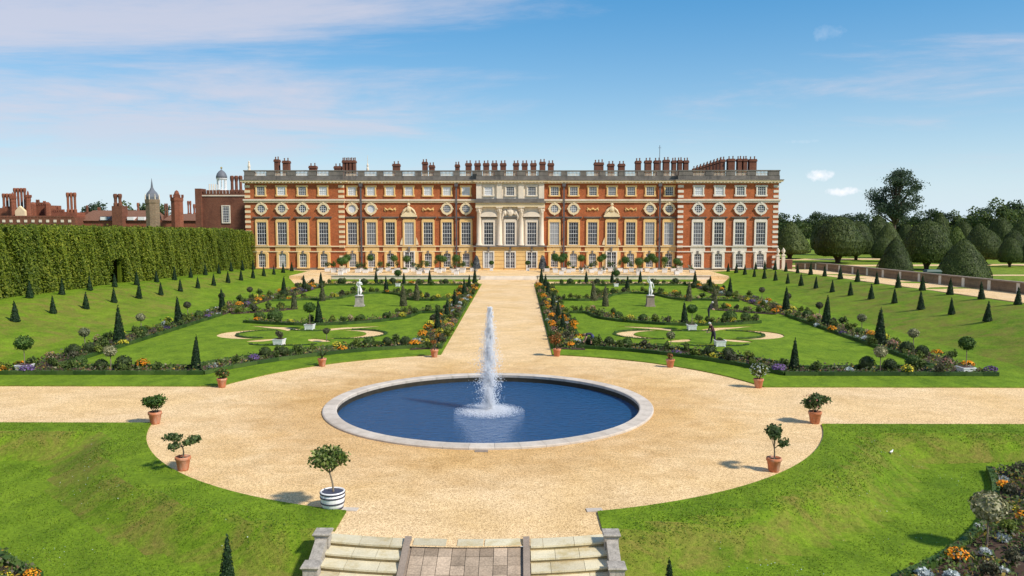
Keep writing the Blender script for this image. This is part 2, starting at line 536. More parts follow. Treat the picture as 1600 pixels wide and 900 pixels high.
class MB:
    """collects shapes into one mesh"""

    def __init__(self):
        self.v, self.f, self.mi, self.mats = [], [], [], []
        self.cur = 0

    def mat(self, key):
        m = M[key]
        if m not in self.mats:
            self.mats.append(m)
        self.cur = self.mats.index(m)
        return self

    def add(self, vs_, fs):
        b = len(self.v)
        self.v.extend([tuple(p) for p in vs_])
        for f in fs:
            self.f.append(tuple(i + b for i in f))
            self.mi.append(self.cur)
        return self

    def box(self, x0, x1, y0, y1, z0, z1):
        vs_ = [(x0, y0, z0), (x1, y0, z0), (x1, y1, z0), (x0, y1, z0), (x0, y0, z1), (x1, y0, z1), (x1, y1, z1), (x0, y1, z1)]
        return self.add(vs_, [(0, 3, 2, 1), (4, 5, 6, 7), (0, 1, 5, 4), (1, 2, 6, 5), (2, 3, 7, 6), (3, 0, 4, 7)])

    def frustum(self, cx, cy, z0, z1, a0, b0, a1, b1):
        vs_ = []
        for z, a, b in ((z0, a0, b0), (z1, a1, b1)):
            vs_ += [(cx - a, cy - b, z), (cx + a, cy - b, z), (cx + a, cy + b, z), (cx - a, cy + b, z)]
        return self.add(vs_, [(0, 3, 2, 1), (4, 5, 6, 7), (0, 1, 5, 4), (1, 2, 6, 5), (2, 3, 7, 6), (3, 0, 4, 7)])

    def prism(self, poly, y0, y1):
        """poly in x,z; extruded along y"""
        n = len(poly)
        vs_ = [(x, y0, z) for x, z in poly] + [(x, y1, z) for x, z in poly]
        fs = [tuple(range(n)), tuple(range(2 * n - 1, n - 1, -1))]
        for i in range(n):
            j = (i + 1) % n
            fs.append((i, i + n, j + n, j))
        return self.add(vs_, fs)

    def lathe(self, prof, n=12, c=(0, 0, 0), half=None):
        """prof: (r,z) list"""
        vs_, fs = [], []
        for r_, z in prof:
            for i in range(n):
                a = 2 * PI * i / n
                vs_.append((c[0] + r_ * math.cos(a), c[1] + r_ * math.sin(a), c[2] + z))
        for k in range(len(prof) - 1):
            for i in range(n):
                j = (i + 1) % n
                fs.append((k * n + i, k * n + j, (k + 1) * n + j, (k + 1) * n + i))
        fs.append(tuple(range(n - 1, -1, -1)))
        fs.append(tuple((len(prof) - 1) * n + i for i in range(n)))
        return self.add(vs_, fs)

    def tube(self, pts, rad, n=6):
        pts = [Vector(p) for p in pts]
        k = len(pts)
        rs = rad if isinstance(rad, (list, tuple)) else [rad] * k
        vs_, fs = [], []
        for i, p in enumerate(pts):
            d = (pts[min(i + 1, k - 1)] - pts[max(i - 1, 0)]).normalized()
            u = d.cross(Vector((0, 0, 1)))
            if u.length < 1e-3:
                u = Vector((1, 0, 0))
            u.normalize()
            w = d.cross(u)
            for q in range(n):
                a = 2 * PI * q / n
                vs_.append(p + (u * math.cos(a) + w * math.sin(a)) * rs[i])
        for i in range(k - 1):
            for q in range(n):
                r_ = (q + 1) % n
                fs.append((i * n + q, i * n + r_, (i + 1) * n + r_, (i + 1) * n + q))
        fs.append(tuple(range(n - 1, -1, -1)))
        fs.append(tuple((k - 1) * n + i for i in range(n)))
        return self.add(vs_, fs)

    def blob(self, c, r, n=8, m=5, sq=(1, 1, 1), wob=0.0):
        vs_, fs = [], []
        for i in range(m + 1):
            th = PI * i / m
            for j in range(n):
                a = 2 * PI * j / n
                k = 1 + wob * (random.random() - 0.5)
                vs_.append((c[0] + r * sq[0] * k * math.sin(th) * math.cos(a), c[1] + r * sq[1] * k * math.sin(th) * math.sin(a), c[2] + r * sq[2] * k * math.cos(th)))
        for i in range(m):
            for j in range(n):
                q = (j + 1) % n
                fs.append((i * n + j, (i + 1) * n + j, (i + 1) * n + q, i * n + q))
        return self.add(vs_, fs)

    def leaves(self, c, nrm, size, spread=0.9, aspect=0.6):
        """rhombic leaves at centres c facing about nrm (numpy arrays)"""
        c = np.asarray(c, float)
        n = len(c)
        if n == 0:
            return self
        d = np.asarray(nrm, float) + RNG.normal(0, spread, (n, 3))
        d /= np.linalg.norm(d, axis=1)[:, None] + 1e-9
        u = np.cross(d, RNG.normal(0, 1, (n, 3)))
        u /= np.linalg.norm(u, axis=1)[:, None] + 1e-9
        w = np.cross(d, u)
        s = (np.asarray(size) * RNG.uniform(0.65, 1.35, n))[:, None] * 0.5
        q = np.stack([c - u * s, c + w * s * aspect, c + u * s, c - w * s * aspect], 1).reshape(-1, 3)
        b = len(self.v)
        self.v.extend(map(tuple, q.tolist()))
        idx = (np.arange(n * 4).reshape(-1, 4) + b).tolist()
        self.f.extend(map(tuple, idx))
        self.mi.extend([self.cur] * n)
        return self

    def mesh(self, name, smooth=False):
        me = bpy.data.meshes.new(name)
        me.from_pydata(self.v, [], self.f)
        for m in self.mats:
            me.materials.append(m)
        if len(self.mats) > 1:
            me.polygons.foreach_set('material_index', self.mi)
        if smooth:
            me.polygons.foreach_set('use_smooth', [True] * len(me.polygons))
        me.update()
        return me

    def build(self, name, parent=None, loc=None, smooth=False):
        return link(name, self.mesh(name, smooth), parent, loc)


ORD = ['first', 'second', 'third', 'fourth', 'fifth', 'sixth', 'seventh', 'eighth', 'ninth', 'tenth', 'eleventh', 'twelfth', 'thirteenth', 'fourteenth', 'fifteenth', 'sixteenth', 'seventeenth', 'eighteenth', 'nineteenth', 'twentieth']


def ordn(i):
    if i < 20:
        return ORD[i]
    tens = {2: 'twenty', 3: 'thirty', 4: 'forty', 5: 'fifty', 6: 'sixty'}[(i + 1) // 10]
    u = (i + 1) % 10
    return (tens[:-1] + 'ieth') if u == 0 else tens + '-' + ORD[u - 1]


def sstep(a, b, x):
    k = min(1.0, max(0.0, (x - a) / (b - a)))
    return k * k * (3 - 2 * k)


def patch(name, outline, zf, spacing, matkey, holes=(), skirt=0.12, kind='structure', jitter=0.0):
    """sheet bounded exactly by outline (list of (x,y)), holes cut out, height zf(x,y), with a skirt at every edge"""
    def dens(poly):
        out = []
        for i, p in enumerate(poly):
            q = poly[(i + 1) % len(poly)]
            k = max(1, int(math.hypot(q[0] - p[0], q[1] - p[1]) / (spacing * 1.2)))
            for j in range(k):
                out.append((p[0] + (q[0] - p[0]) * j / k, p[1] + (q[1] - p[1]) * j / k))
        return out

    loops = [dens(outline)] + [list(h) for h in holes]
    pts, edges = [], []
    for lp in loops:
        b = len(pts)
        pts += lp
        edges += [(b + i, b + (i + 1) % len(lp)) for i in range(len(lp))]
    P = np.array(outline)

    def inside(X, Y, poly):
        poly = np.asarray(poly)
        r_ = np.zeros(X.shape, bool)
        j = len(poly) - 1
        for i in range(len(poly)):
            xi, yi = poly[i]
            xj, yj = poly[j]
            c_ = ((yi > Y) != (yj > Y)) & (X < (xj - xi) * (Y - yi) / (yj - yi + 1e-12) + xi)
            r_ ^= c_
            j = i
        return r_

    gx = np.arange(P[:, 0].min() + spacing * 0.37, P[:, 0].max(), spacing)
    gy = np.arange(P[:, 1].min() + spacing * 0.41, P[:, 1].max(), spacing)
    X, Y = np.meshgrid(gx, gy)
    X = X.ravel()
    Y = Y.ravel()
    ok = inside(X, Y, P)
    for h in holes:
        ok &= ~inside(X, Y, h)
    # keep clear of the boundary
    allb = np.array(pts)
    X, Y = X[ok], Y[ok]
    if len(X):
        dmin = np.full(len(X), 1e9)
        for bx, by in allb:
            dmin = np.minimum(dmin, (X - bx) ** 2 + (Y - by) ** 2)
        k = dmin > (spacing * 0.3) ** 2
        X, Y = X[k], Y[k]
    pts2 = [Vector(p) for p in pts] + [Vector((x, y)) for x, y in zip(X, Y)]
    vo, eo, fo, _, _, _ = delaunay_2d_cdt(pts2, edges, [], 0, 1e-5)
    va = np.array([(v.x, v.y) for v in vo])
    fc = np.array([va[list(f)].mean(0) for f in fo])
    keep = inside(fc[:, 0], fc[:, 1], np.array(loops[0]))
    for h in loops[1:]:
        keep &= ~inside(fc[:, 0], fc[:, 1], np.array(h))
    vs_ = [(v.x, v.y, zf(v.x, v.y)) for v in vo]
    fs = [tuple(f) for f, k in zip(fo, keep) if k]
    # orient up
    out = []
    for f in fs:
        a, b, c = (va[i] for i in f[:3])
        cr = (b[0] - a[0]) * (c[1] - a[1]) - (b[1] - a[1]) * (c[0] - a[0])
        out.append(f if cr > 0 else tuple(reversed(f)))
    fs = out
    if skirt:
        cnt = {}
        for f in fs:
            for i in range(len(f)):
                e = (f[i], f[(i + 1) % len(f)])
                cnt[e] = 1
        low = {}
        for (a, b) in list(cnt):
            if (b, a) not in cnt:
                for q in (a, b):
                    if q not in low:
                        low[q] = len(vs_)
                        vs_.append((vs_[q][0], vs_[q][1], vs_[q][2] - skirt))
                fs.append((b, a, low[a], low[b]))
    used = sorted({i for f in fs for i in f})
    mp_ = {u: i for i, u in enumerate(used)}
    me = bpy.data.meshes.new(name)
    me.from_pydata([vs_[u] for u in used], [], [tuple(mp_[i] for i in f) for f in fs])
    me.materials.append(M[matkey])
    me.update()
    o = link(name, me)
    o['kind'] = kind
    return o

# ================================================================== the setting
PX, PY, RC = 0.0, 42.6, 16.6        # fountain centre, radius of the gravel round
CY0, CY1 = 38.4, 47.2               # cross path
PW = 4.05                           # half width of the central path


def bank(x, d):
    ax = abs(x)
    top = np.interp(d, [40, 68, 137, 151, 160], [2.95, 2.58, 1.52, 0.78, 0.62])
    mid = np.interp(d, [40, 67, 137, 150, 160], [1.75, 1.48, 0.62, 0.50, 0.5])
    return float(np.interp(ax, [33.3, 34.4, 40.2, 44.2, 45.2], [0, mid * 0.09, mid, top * 0.97, top]))


def lumps(x, y, a):
    return a * noise.noise(Vector((x * 0.23, y * 0.23, 1.7)))


def near_z(x, y):
    r = math.hypot(x - PX, y - PY)
    d1, d2 = r - RC, CY0 - y
    h = max(0.0, min(1.0, 0.5 - 0.5 * (d2 - d1) / 2.0))
    s = d1 * (1 - h) + d2 * h - 1.0 * h * (1 - h)
    return 0.06 - 0.92 * sstep(1.5, 3.9, s) + lumps(x, y, 0.07) * sstep(1, 3, s)


def lawn_z(x, y):
    return 0.06 + bank(x, y) + lumps(x, y, 0.16) * sstep(33, 38, abs(x)) * sstep(0, 1, 1)


def arc(r, a0, a1, n):
    return [(PX + r * math.cos(a0 + (a1 - a0) * i / n), PY + r * math.sin(a0 + (a1 - a0) * i / n)) for i in range(n + 1)]


# ground out to the horizon, with a hole where the garden lies
gm = MB().mat('far_grass')
gz = 0.35
for x0, x1, y0, y1 in ((-9000, 9000, 156.5, 12000), (-9000, -62, -12, 156.5), (53, 9000, -12, 156.5), (-9000, 9000, -400, -12)):
    gm.add([(x0, y0, gz), (x1, y0, gz), (x1, y1, gz), (x0, y1, gz)], [(0, 1, 2, 3)])
tag(gm.build('ground'), kind='structure')


# near lawns, left and right of the stairs
for s, nm in ((-1, 'lawn_left'), (1, 'lawn_right')):
    xs = 4.2
    a_in = math.asin((CY0 - PY) / RC)
    x_arc = math.cos(a_in) * RC
    a_st = -math.acos(xs / RC)
    out = [(62, CY0)] + [(PX + x, y) for x, y in arc(RC, a_in, a_st, 40)] + [(xs, 24.2), (4.12, 24.0), (4.12, 8), (62, 8)]
    out = [(s * x, y) for x, y in out]
    if s < 0:
        out.reverse()
    patch(nm, out, near_z, 0.62, 'grass', skirt=0.10)


# gravel scrolls cut out of the parterre lawns
def crescent(cx, cy, rx, ry, ox, rx2, ry2, n=26):
    """outer ellipse minus a shifted one: a closed sickle, fat end towards +x"""
    a = [(cx + rx * math.cos(t_), cy + ry * math.sin(t_)) for t_ in np.linspace(-2.3, 2.2, n)]
    b = [(cx + ox + rx2 * math.cos(t_), cy + ry2 * math.sin(t_)) for t_ in np.linspace(2.0, -2.1, n)]
    return a + b


def bandpoly(c, w):
    L_, R_ = [], []
    for i, p in enumerate(c):
        a, b = c[max(i - 1, 0)], c[min(i + 1, len(c) - 1)]
        dx, dy_ = b[0] - a[0], b[1] - a[1]
        l = math.hypot(dx, dy_)
        ww = w[i] if isinstance(w, (list, tuple)) else w
        L_.append((p[0] - dy_ / l * ww / 2, p[1] + dx / l * ww / 2))
        R_.append((p[0] + dy_ / l * ww / 2, p[1] - dx / l * ww / 2))
    return L_ + R_[::-1]


def smooth(c, k=6):
    out = []
    for i in range(len(c) - 1):
        p0, p1, p2, p3 = c[max(i - 1, 0)], c[i], c[i + 1], c[min(i + 2, len(c) - 1)]
        for j in range(k):
            u = j / k
            out.append(tuple(0.5 * (2 * p1[q] + (p2[q] - p0[q]) * u + (2 * p0[q] - 5 * p1[q] + 4 * p2[q] - p3[q]) * u * u + (3 * p1[q] - p0[q] - 3 * p2[q] + p3[q]) * u ** 3) for q in (0, 1)))
    out.append(tuple(c[-1]))
    return out


scroll = []
c1 = crescent(21.0, 69.3, 3.2, 2.9, -1.25, 2.75, 2.35)
scroll.append(c1)
scroll.append([(34.0 - x, y) for x, y in c1][::-1])
b1 = bandpoly(smooth([(23.4, 75.2), (21.2, 74.3), (19.2, 73.2), (18.15, 71.6)]), [0.15] * 4 + [0.5] * 4 + [0.85] * 4 + [0.95] * 5 + [0.9, 0.6])
b1 = bandpoly(smooth([(23.4, 75.0), (21.2, 73.9), (19.4, 73.0), (18.3, 71.8)]), [0.15 + 1.25 * min(1, i / 9) for i in range(19)])
scroll.append(b1)
scroll.append([(34.0 - x, y) for x, y in b1][::-1])
b2 = bandpoly(smooth([(20.4, 65.0), (19.3, 65.6), (18.4, 66.6)]), [0.25 + 1.1 * math.sin(PI * i / 12) for i in range(13)])
scroll.append(b2)
scroll.append([(34.0 - x, y) for x, y in b2][::-1])
b3 = bandpoly(smooth([(15.6, 63.6), (17.0, 63.25), (18.4, 63.6)]), [0.15 + 0.5 * math.sin(PI * i / 12) for i in range(13)])
scroll.append(b3)

for s, nm in ((-1, 'parterre_lawn_left'), (1, 'parterre_lawn_right')):
    a0 = math.acos(PW / RC)
    a1 = math.asin((CY1 - PY) / RC)
    xe = 52.6 if s > 0 else 62
    out = arc(RC, a0, a1, 22) + [(xe, CY1), (xe, 151.4), (37, 151.4), (37, 136.3), (33.2, 126), (PW, 126)]
    out = [(s * x, y) for x, y in out]
    if s > 0:
        out.reverse()
    hs = [[(s * x, y) for x, y in h] for h in scroll]
    patch(nm, out, lawn_z, 1.0, 'grass', holes=hs, skirt=0.09)
    st = [(s * 5, 130.9), (s * 31, 130.9), (s * 31, 135.6), (s * 5, 135.6)]
    patch('grass_strip', st, lambda x, y: 0.06, 2.0, 'grass', skirt=0.07)

# gravel walk on the right terrace
patch('terrace_walk', [(45.5, 50), (51.9, 50), (51.9, 151.3), (45.5, 151.3)], lambda x, y: bank(46, y) + 0.06 + 0.055, 2.0, 'gravel', skirt=0.1)

# raised gravel terrace before the palace, with its stone edge
tm = MB().mat('gravel')
tm.box(-36.8, 36.8, 136.0, 151.5, -0.5, 0.6)
tm.box(-62, 62, 151.5, 157.5, -0.5, 0.6)
tag(tm.build('palace_terrace'), kind='structure')
for s, side in ((-1, 'left'), (1, 'right')):
    hwid = 12.4 if s < 0 else 14.4
    e = empty('retaining_wall', (s * (4.85 + hwid), 135.8, 0))
    tag(e, 'low pale stone retaining wall edging the palace terrace, %s of the central path' % side, 'wall', 'retaining walls before the palace')
    MB().mat('stone_pale').box(-hwid, hwid, -0.12, 0.19, -0.2, 0.58).build('wall_face', e)
    for i in range(16):
        k2 = MB().mat('stone_coping').box(-hwid - .1 + i * (2 * hwid + .2) / 16, -hwid - .1 + (i + 1) * (2 * hwid + .2) / 16 - 0.02, -0.24, 0.3, 0.603, 0.71)
        k2.build('coping_stone', e)
patch('gravel_ramp', [(-27.6, 126.2), (-29.8, 136.2), (-29.8, 146), (-36.7, 149), (-34.5, 136), (-31.5, 127)], lambda x, y: 0.08 + 0.55 * sstep(127, 138, y), 1.5, 'gravel', skirt=0.3)
e = empty('terrace_steps', (0, 135.2, 0))
tag(e, 'wide stone steps at the palace end of the central gravel path', 'steps')
for i in range(3):
    MB().mat('stone_pale').box(-4.7, 4.7, i * 0.42 - 0.35, 0.85, -0.1 + (0.2 * i if i else 0), 0.2 * (i + 1) + (0.004 if i == 2 else 0)).build('step', e)

# ------------------------------------------------------------------ fountain basin
basin = empty('fountain_basin', (PX, PY, 0))
tag(basin, 'large round pool basin with pale stone rim in the gravel', 'pool')
NB = 48
cop = None
for i in range(NB):
    if cop is None:
        mb = MB().mat('stone_coping')
        h = PI / NB - 0.0009
        for_v = []
        prof = [(7.92, -0.06), (7.90, 0.09), (7.95, 0.12), (8.58, 0.105), (8.63, 0.07), (8.63, -0.02)]
        for a in (-h, 0, h):
            for r_, z in prof:
                for_v.append((r_ * math.cos(a), r_ * math.sin(a), z))
        n = len(prof)
        fs = []
        for k in range(2):
            for q in range(n):
                w_ = (q + 1) % n
                fs.append((k * n + q, k * n + w_, (k + 1) * n + w_, (k + 1) * n + q))
        fs.append(tuple(range(n))[::-1])
        fs.append(tuple(2 * n + q for q in range(n)))
        mb.add(for_v, fs)
        cop = mb.mesh('coping_stone')
    o = link('coping_stone', cop, basin)
    o.rotation_euler = (0, 0, 2 * PI * i / NB)
wl_ = MB().mat('shaded_wet_stone')
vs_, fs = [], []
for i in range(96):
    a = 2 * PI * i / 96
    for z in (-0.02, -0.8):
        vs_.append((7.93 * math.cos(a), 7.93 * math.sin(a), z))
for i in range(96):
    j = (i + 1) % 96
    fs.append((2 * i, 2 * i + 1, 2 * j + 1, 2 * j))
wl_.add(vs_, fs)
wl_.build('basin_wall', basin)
MB().mat('stone_kerb').box(-0.28, 0.28, -8.95, -8.68, -0.03, 0.025).build('overflow_slab', basin)
# gravel of the fountain round, the paths and under the parterre, the basin cut out
a_in = math.asin((CY0 - .15 - PY) / (RC + .15))
xo = 4.3
a_op = -math.acos(xo / (RC + .15))
right_arc = arc(RC + .15, a_in, a_op, 26)
stair_arc = [(x, PY - math.sqrt(19.0 ** 2 - x * x)) for x in np.linspace(xo, -xo, 14)]
left_arc = [(-x, y) for x, y in reversed(right_arc)]
out = [(62, CY1 + .3), (62, CY0 - .15)] + right_arc + stair_arc + left_arc + [(-62, CY0 - .15), (-62, CY1 + .3), (-37, CY1 + .3), (-37, 136.2), (37, 136.2), (37, CY1 + .3)]
out.reverse()
hole = [(PX + 7.95 * math.cos(2 * PI * i / 96), PY + 7.95 * math.sin(2 * PI * i / 96)) for i in range(96)]
patch('gravel_path', out, lambda x, y: 0.0 + 0.012 * noise.noise(Vector((x * .7, y * .7, 0))), 1.2, 'gravel', holes=[hole], skirt=0)
wt = MB().mat('water')
n = 96
vs_ = [(0, 0, 0)]
fs = []
for k, r_ in enumerate((1.5, 4, 7.94)):
    for i in range(n):
        a = 2 * PI * i / n
        vs_.append((r_ * math.cos(a), r_ * math.sin(a), 0))
for i in range(n):
    j = (i + 1) % n
    fs.append((0, 1 + i, 1 + j))
    for k in range(2):
        fs.append((1 + k * n + i, 1 + (k + 1) * n + i, 1 + (k + 1) * n + j, 1 + k * n + j))
wt.add(vs_, fs)
tag(wt.build('pool_water', loc=(PX, PY, -0.32)), kind='structure')

# ------------------------------------------------------------------ fountain jet
jet = empty('fountain_jet', (PX, PY, -0.32))
tag(jet, 'tall white jet of water rising from the centre of the pool', 'fountain')
nz_ = MB().mat('hoop')
nz_.lathe([(0.10, -0.3), (0.10, 0.06), (0.06, 0.10), (0.055, 0.18)], 10)
nz_.build('nozzle', jet)
core = MB().mat('spray')
for q in range(9):
    a = q * 0.7
    tilt = 0.012 + 0.018 * random.random()
    top_ = 2.2 + 2.6 * random.random()
    pts, rad = [], []
    for i in range(22):
        u = i / 21
        z = 0.12 + u * top_
        sp = tilt * z + 0.02 * math.sin(z * 7 + q)
        pts.append((sp * math.cos(a) + .012 * random.random(), sp * math.sin(a) + .012 * random.random(), z))
        rad.append(0.028 * (1 - 0.8 * u) + 0.014 * random.random())
    core.tube(pts, rad, 6)
core.build('water_column', jet)


def droplets(c, r):
    """tiny octahedra, vectorised"""
    c = np.asarray(c)
    r = np.asarray(r)[:, None, None]
    base = np.array([(1, 0, 0), (-1, 0, 0), (0, 1, 0), (0, -1, 0), (0, 0, 1.5), (0, 0, -1.5)], float)
    v = (c[:, None, :] + base[None] * r).reshape(-1, 3)
    tri = np.array([(0, 2, 4), (2, 1, 4), (1, 3, 4), (3, 0, 4), (2, 0, 5), (1, 2, 5), (3, 1, 5), (0, 3, 5)])
    f = (tri[None] + (np.arange(len(c)) * 6)[:, None, None]).reshape(-1, 3)
    return v, f


n = 38000
u = RNG.random(n) ** 1.05
z = u * 5.45
env = 0.10 + 0.80 * np.sin(PI * np.clip(0.04 + 0.80 * (1 - u), 0, 1)) ** 1.3 * (0.35 + 0.65 * (1 - u))
kind_ = RNG.random(n)
rr = np.where(kind_ < 0.5, np.abs(RNG.normal(0, 0.32, n)), np.abs(RNG.normal(0.35, 0.42, n))) * env
# the water leaves in pulses: strands of drops with gaps between
ang = RNG.random(n) * 2 * PI
pulse = np.sin(z * 5.1 + ang * 2) + 0.8 * np.sin(z * 11.7 - ang * 3)
keep = pulse + RNG.normal(0, 0.9, n) > -0.5
ang, rr, z, u = ang[keep], rr[keep], z[keep], u[keep]
n = len(z)
c = np.stack([rr * np.cos(ang) + 0.08 * u * u, rr * np.sin(ang), 0.08 + z], 1)
sz = RNG.uniform(0.007, 0.017, n) * np.where(RNG.random(n) < 0.10, 1.7, 1)
v, f = droplets(c, sz)
sm = MB().mat('spray').add(v.tolist(), f.tolist())
o = sm.build('spray', jet)
o['kind'] = 'stuff'
# splash ring
n = 17000
ang = RNG.random(n) * 2 * PI
rr = np.abs(RNG.normal(0.75, 0.55, n))
rr = np.where(rr > 1.9, 1.9 * RNG.random(n) ** 1.5, rr)
zz = np.abs(RNG.normal(0, 0.055, n)) * (1 + (RNG.random(n) < 0.06) * 5) * np.clip(1.5 - rr, 0.08, 1)
c = np.stack([rr * np.cos(ang), rr * np.sin(ang), zz + 0.004], 1)
v, f = droplets(c, RNG.uniform(0.004, 0.013, n))
o = MB().mat('spray').add(v.tolist(), f.tolist()).build('splash', jet)
o['kind'] = 'stuff'

# ------------------------------------------------------------------ stairs and ramp at the near edge
stairs = empty('stone_staircase', (0, PY - 18.5, 0))
tag(stairs, 'curved stone steps either side of a paved ramp below the fountain', 'steps')


def arcbox(mb, r0, r1, x0, x1, z0, z1, n=4):
    vs_, fs = [], []
    for i in range(n + 1):
        x = x0 + (x1 - x0) * i / n
        for r_ in (r0, r1):
            for z in (z0, z1):
                vs_.append((x, 18.5 - math.sqrt(r_ * r_ - x * x), z))
    for i in range(n):
        b = i * 4
        fs += [(b, b + 4, b + 6, b + 2), (b + 1, b + 3, b + 7, b + 5), (b, b + 1, b + 5, b + 4), (b + 2, b + 6, b + 7, b + 3)]
    fs += [(0, 2, 3, 1), (n * 4, n * 4 + 1, n * 4 + 3, n * 4 + 2)]
    return mb.add(vs_, fs)


NS, TR, RI = 9, 0.56, 0.145
for sgn in (-1, 1):
    for i in range(NS):
        r0 = 18.45 + i * TR
        zt = 0.015 - i * RI
        cuts = [1.92, 2.3 + 0.5 * ((i * 37) % 10) / 10, 3.25 + 0.4 * ((i * 53) % 10) / 10, 4.24]
        for a, b in zip(cuts[:-1], cuts[1:]):
            x0, x1 = (a + 0.006, b - 0.006) if sgn > 0 else (-b + 0.006, -a - 0.006)
            arcbox(MB().mat('stone_step'), r0, r0 + TR + 0.04, x0, x1, zt - 0.055, zt).build('step_slab', stairs)
        x0, x1 = (1.88, 4.24) if sgn > 0 else (-4.24, -1.88)
        arcbox(MB().mat('stone_riser'), r0 + 0.02, r0 + TR, x0, x1, zt - RI - 0.3, zt - 0.058).build('riser', stairs)
slope = RI / TR


def ramp_z(r_):
    return 0.01 - max(0, r_ - 18.75) * slope


tile_k = 0
for row in range(12):
    r0 = 18.95 + row * 0.40
    cols = 8
    cw = 3.3 / cols
    for cidx in range(cols):
        x0 = -1.65 + cidx * cw + 0.008
        x1 = -1.65 + (cidx + 1) * cw - 0.008
        if row > 0 and cidx % 4 == 2 and row % 2 == 0:
            pass
        mb = MB().mat('stone_tile')
        vs_ = []
        hz_ = random.uniform(-0.008, 0.008)
        for x in (x0, x1):
            for r_ in (r0, r0 + 0.385):
                y = 18.5 - math.sqrt(r_ * r_ - x * x)
                vs_ += [(x, y, ramp_z(r_) - 0.08), (x, y, ramp_z(r_) + hz_)]
        mb.add(vs_, [(1, 5, 7, 3)[::-1], (0, 2, 6, 4)[::-1], (0, 1, 3, 2), (4, 6, 7, 5), (2, 3, 7, 6), (0, 4, 5, 1)])
        mb.build('paving_tile', stairs)
mb = MB().mat('stone_kerb')
mb.add([(-1.7, -0.3, -0.06), (1.7, -0.3, -0.06), (1.7, -5.3, -0.06 - 4.7 * slope), (-1.7, -5.3, -0.06 - 4.7 * slope)], [(0, 3, 2, 1)])
mb.build('ramp_bed', stairs)
for a, b in ((-1.62, -0.62), (-0.28, 0.5), (0.55, 1.62)):
    arcbox(MB().mat('stone_step'), 18.40, 18.93, a, b, -0.06, 0.016).build('step_slab', stairs)
for sgn in (-1, 1):
    mb = MB().mat('stone_kerb')
    vs_ = []
    for x in (sgn * 1.70, sgn * 1.90):
        for r_ in (18.5, 18.9, 23.5):
            y = 18.5 - math.sqrt(r_ * r_ - x * x)
            zz_ = ramp_z(r_) + 0.10
            vs_ += [(x, y, zz_ - 0.9), (x, y, zz_)]
    mb.add(vs_, [(1, 3, 9, 7), (3, 5, 11, 9), (0, 1, 3, 2), (2, 3, 5, 4), (6, 8, 9, 7), (8, 10, 11, 9), (0, 6, 7, 1), (4, 5, 11, 10)])
    mb.build('ramp_kerb', stairs)
    side = 'left' if sgn < 0 else 'right'
    bw_ = empty('stair_wall', (sgn * 4.36, 23.6, 0))
    tag(bw_, 'weathered stone stair wall with two square piers, %s end of the steps' % side, 'wall', 'stair end walls')
    for y0, zt in ((0.35, 0.36), (-1.05, -0.06)):
        p = MB().mat('stone_ped').box(-0.21, 0.21, y0 - 0.21, y0 + 0.21, zt - 1.0, zt - 0.11).build('pier', bw_)
        MB().mat('stone_ped').frustum(0, y0, zt - 0.11, zt - 0.04, 0.22, 0.22, 0.27, 0.27).frustum(0, y0, zt - 0.04, zt, 0.27, 0.27, 0.25, 0.25).build('cap', p)
    mb = MB().mat('stone_ped')
    mb.add([(-.17, 0.1, -.7), (.17, 0.1, -.7), (.17, -.8, -.9), (-.17, -.8, -.9), (-.17, 0.1, 0.2), (.17, 0.1, 0.2), (.17, -.8, -0.12), (-.17, -.8, -0.12)],
           [(0, 1, 2, 3), (4, 7, 6, 5), (0, 4, 5, 1), (1, 5, 6, 2), (2, 6, 7, 3), (3, 7, 4, 0)])
    mb.build('sloping_wall', bw_)
    o = MB().mat('stone_coping').box(-0.27, 0.27, -0.16, 0.16, -0.02, 0.03).build('stone_slab', loc=(sgn * 4.12, 26.75, 0))
    o.rotation_euler = (0, 0, sgn * 0.1)
    tag(o, 'small flat pale stone set in the gravel at the %s lawn corner' % side, 'stone slab', 'corner slabs')

patch('lower_path', [(-4.15, 8), (4.15, 8), (4.15, 21.3), (-4.15, 21.3)], lambda x, y: -0.87, 1.5, 'gravel', skirt=0)

# ================================================================== the palace
PD = 154.0
PK = PD / 1273.0


def fx(px):
    return 0.30 + (px - 799.5) * PK


palace = empty('palace', (0, PD, 0.6))
tag(palace, 'long red brick baroque palace with rows of stone framed windows and balustrade', 'palace')
Z0 = 0.6            # palace parts are given in world z and lowered by this


def pbox(mb, x0, x1, y0, y1, z0, z1):
    """y measured outwards from the facade plane towards the camera"""
    return mb.box(x0, x1, -y1, -y0, z0 - Z0, z1 - Z0)


XL, XR = fx(387), fx(1211.5)
XA, XB = fx(540), fx(1057)
XC0, XC1 = fx(746), fx(849.5)
PV = 0.9            # pavilions stand forward
CB = 0.7            # so does the centre block
mb = MB().mat('brick')
pbox(mb, XA, XB, -34, 0, -0.3, 17.4)
mb.build('wall', palace)
for x0, x1 in ((XL, XA), (XB, XR)):
    mb = MB().mat('brick')
    pbox(mb, x0, x1, -34, PV, -0.3, 17.4)
    mb.build('pavilion_wall', palace)
# the pale centre: ground storey of honey stone, upper storeys pale
mb = MB().mat('stone_honey')
pbox(mb, XC0 - 0.15, XC1 + 0.15, 0.01, CB + 0.25, -0.2, 4.9)
mb.build('centre_base', palace)
for i in range(5):
    z = 1.0 + i * 0.72
    xs_ = [XC0 - 0.2, fx(757), fx(772), fx(789), fx(807), fx(824), fx(838.5), XC1 + 0.2]
    for a, b in ((0, 1), (2, 3), (4, 5), (6, 7)):
        mb = MB().mat('stone_honey')
        pbox(mb, xs_[a], xs_[b], CB + 0.2, CB + 0.33, z, z + 0.64)
        mb.build('rusticated_block', palace)
mb = MB().mat('stone_pale')
pbox(mb, XC0, XC1, 0.01, CB, 4.9, 17.0)
mb.build('centre_front', palace)

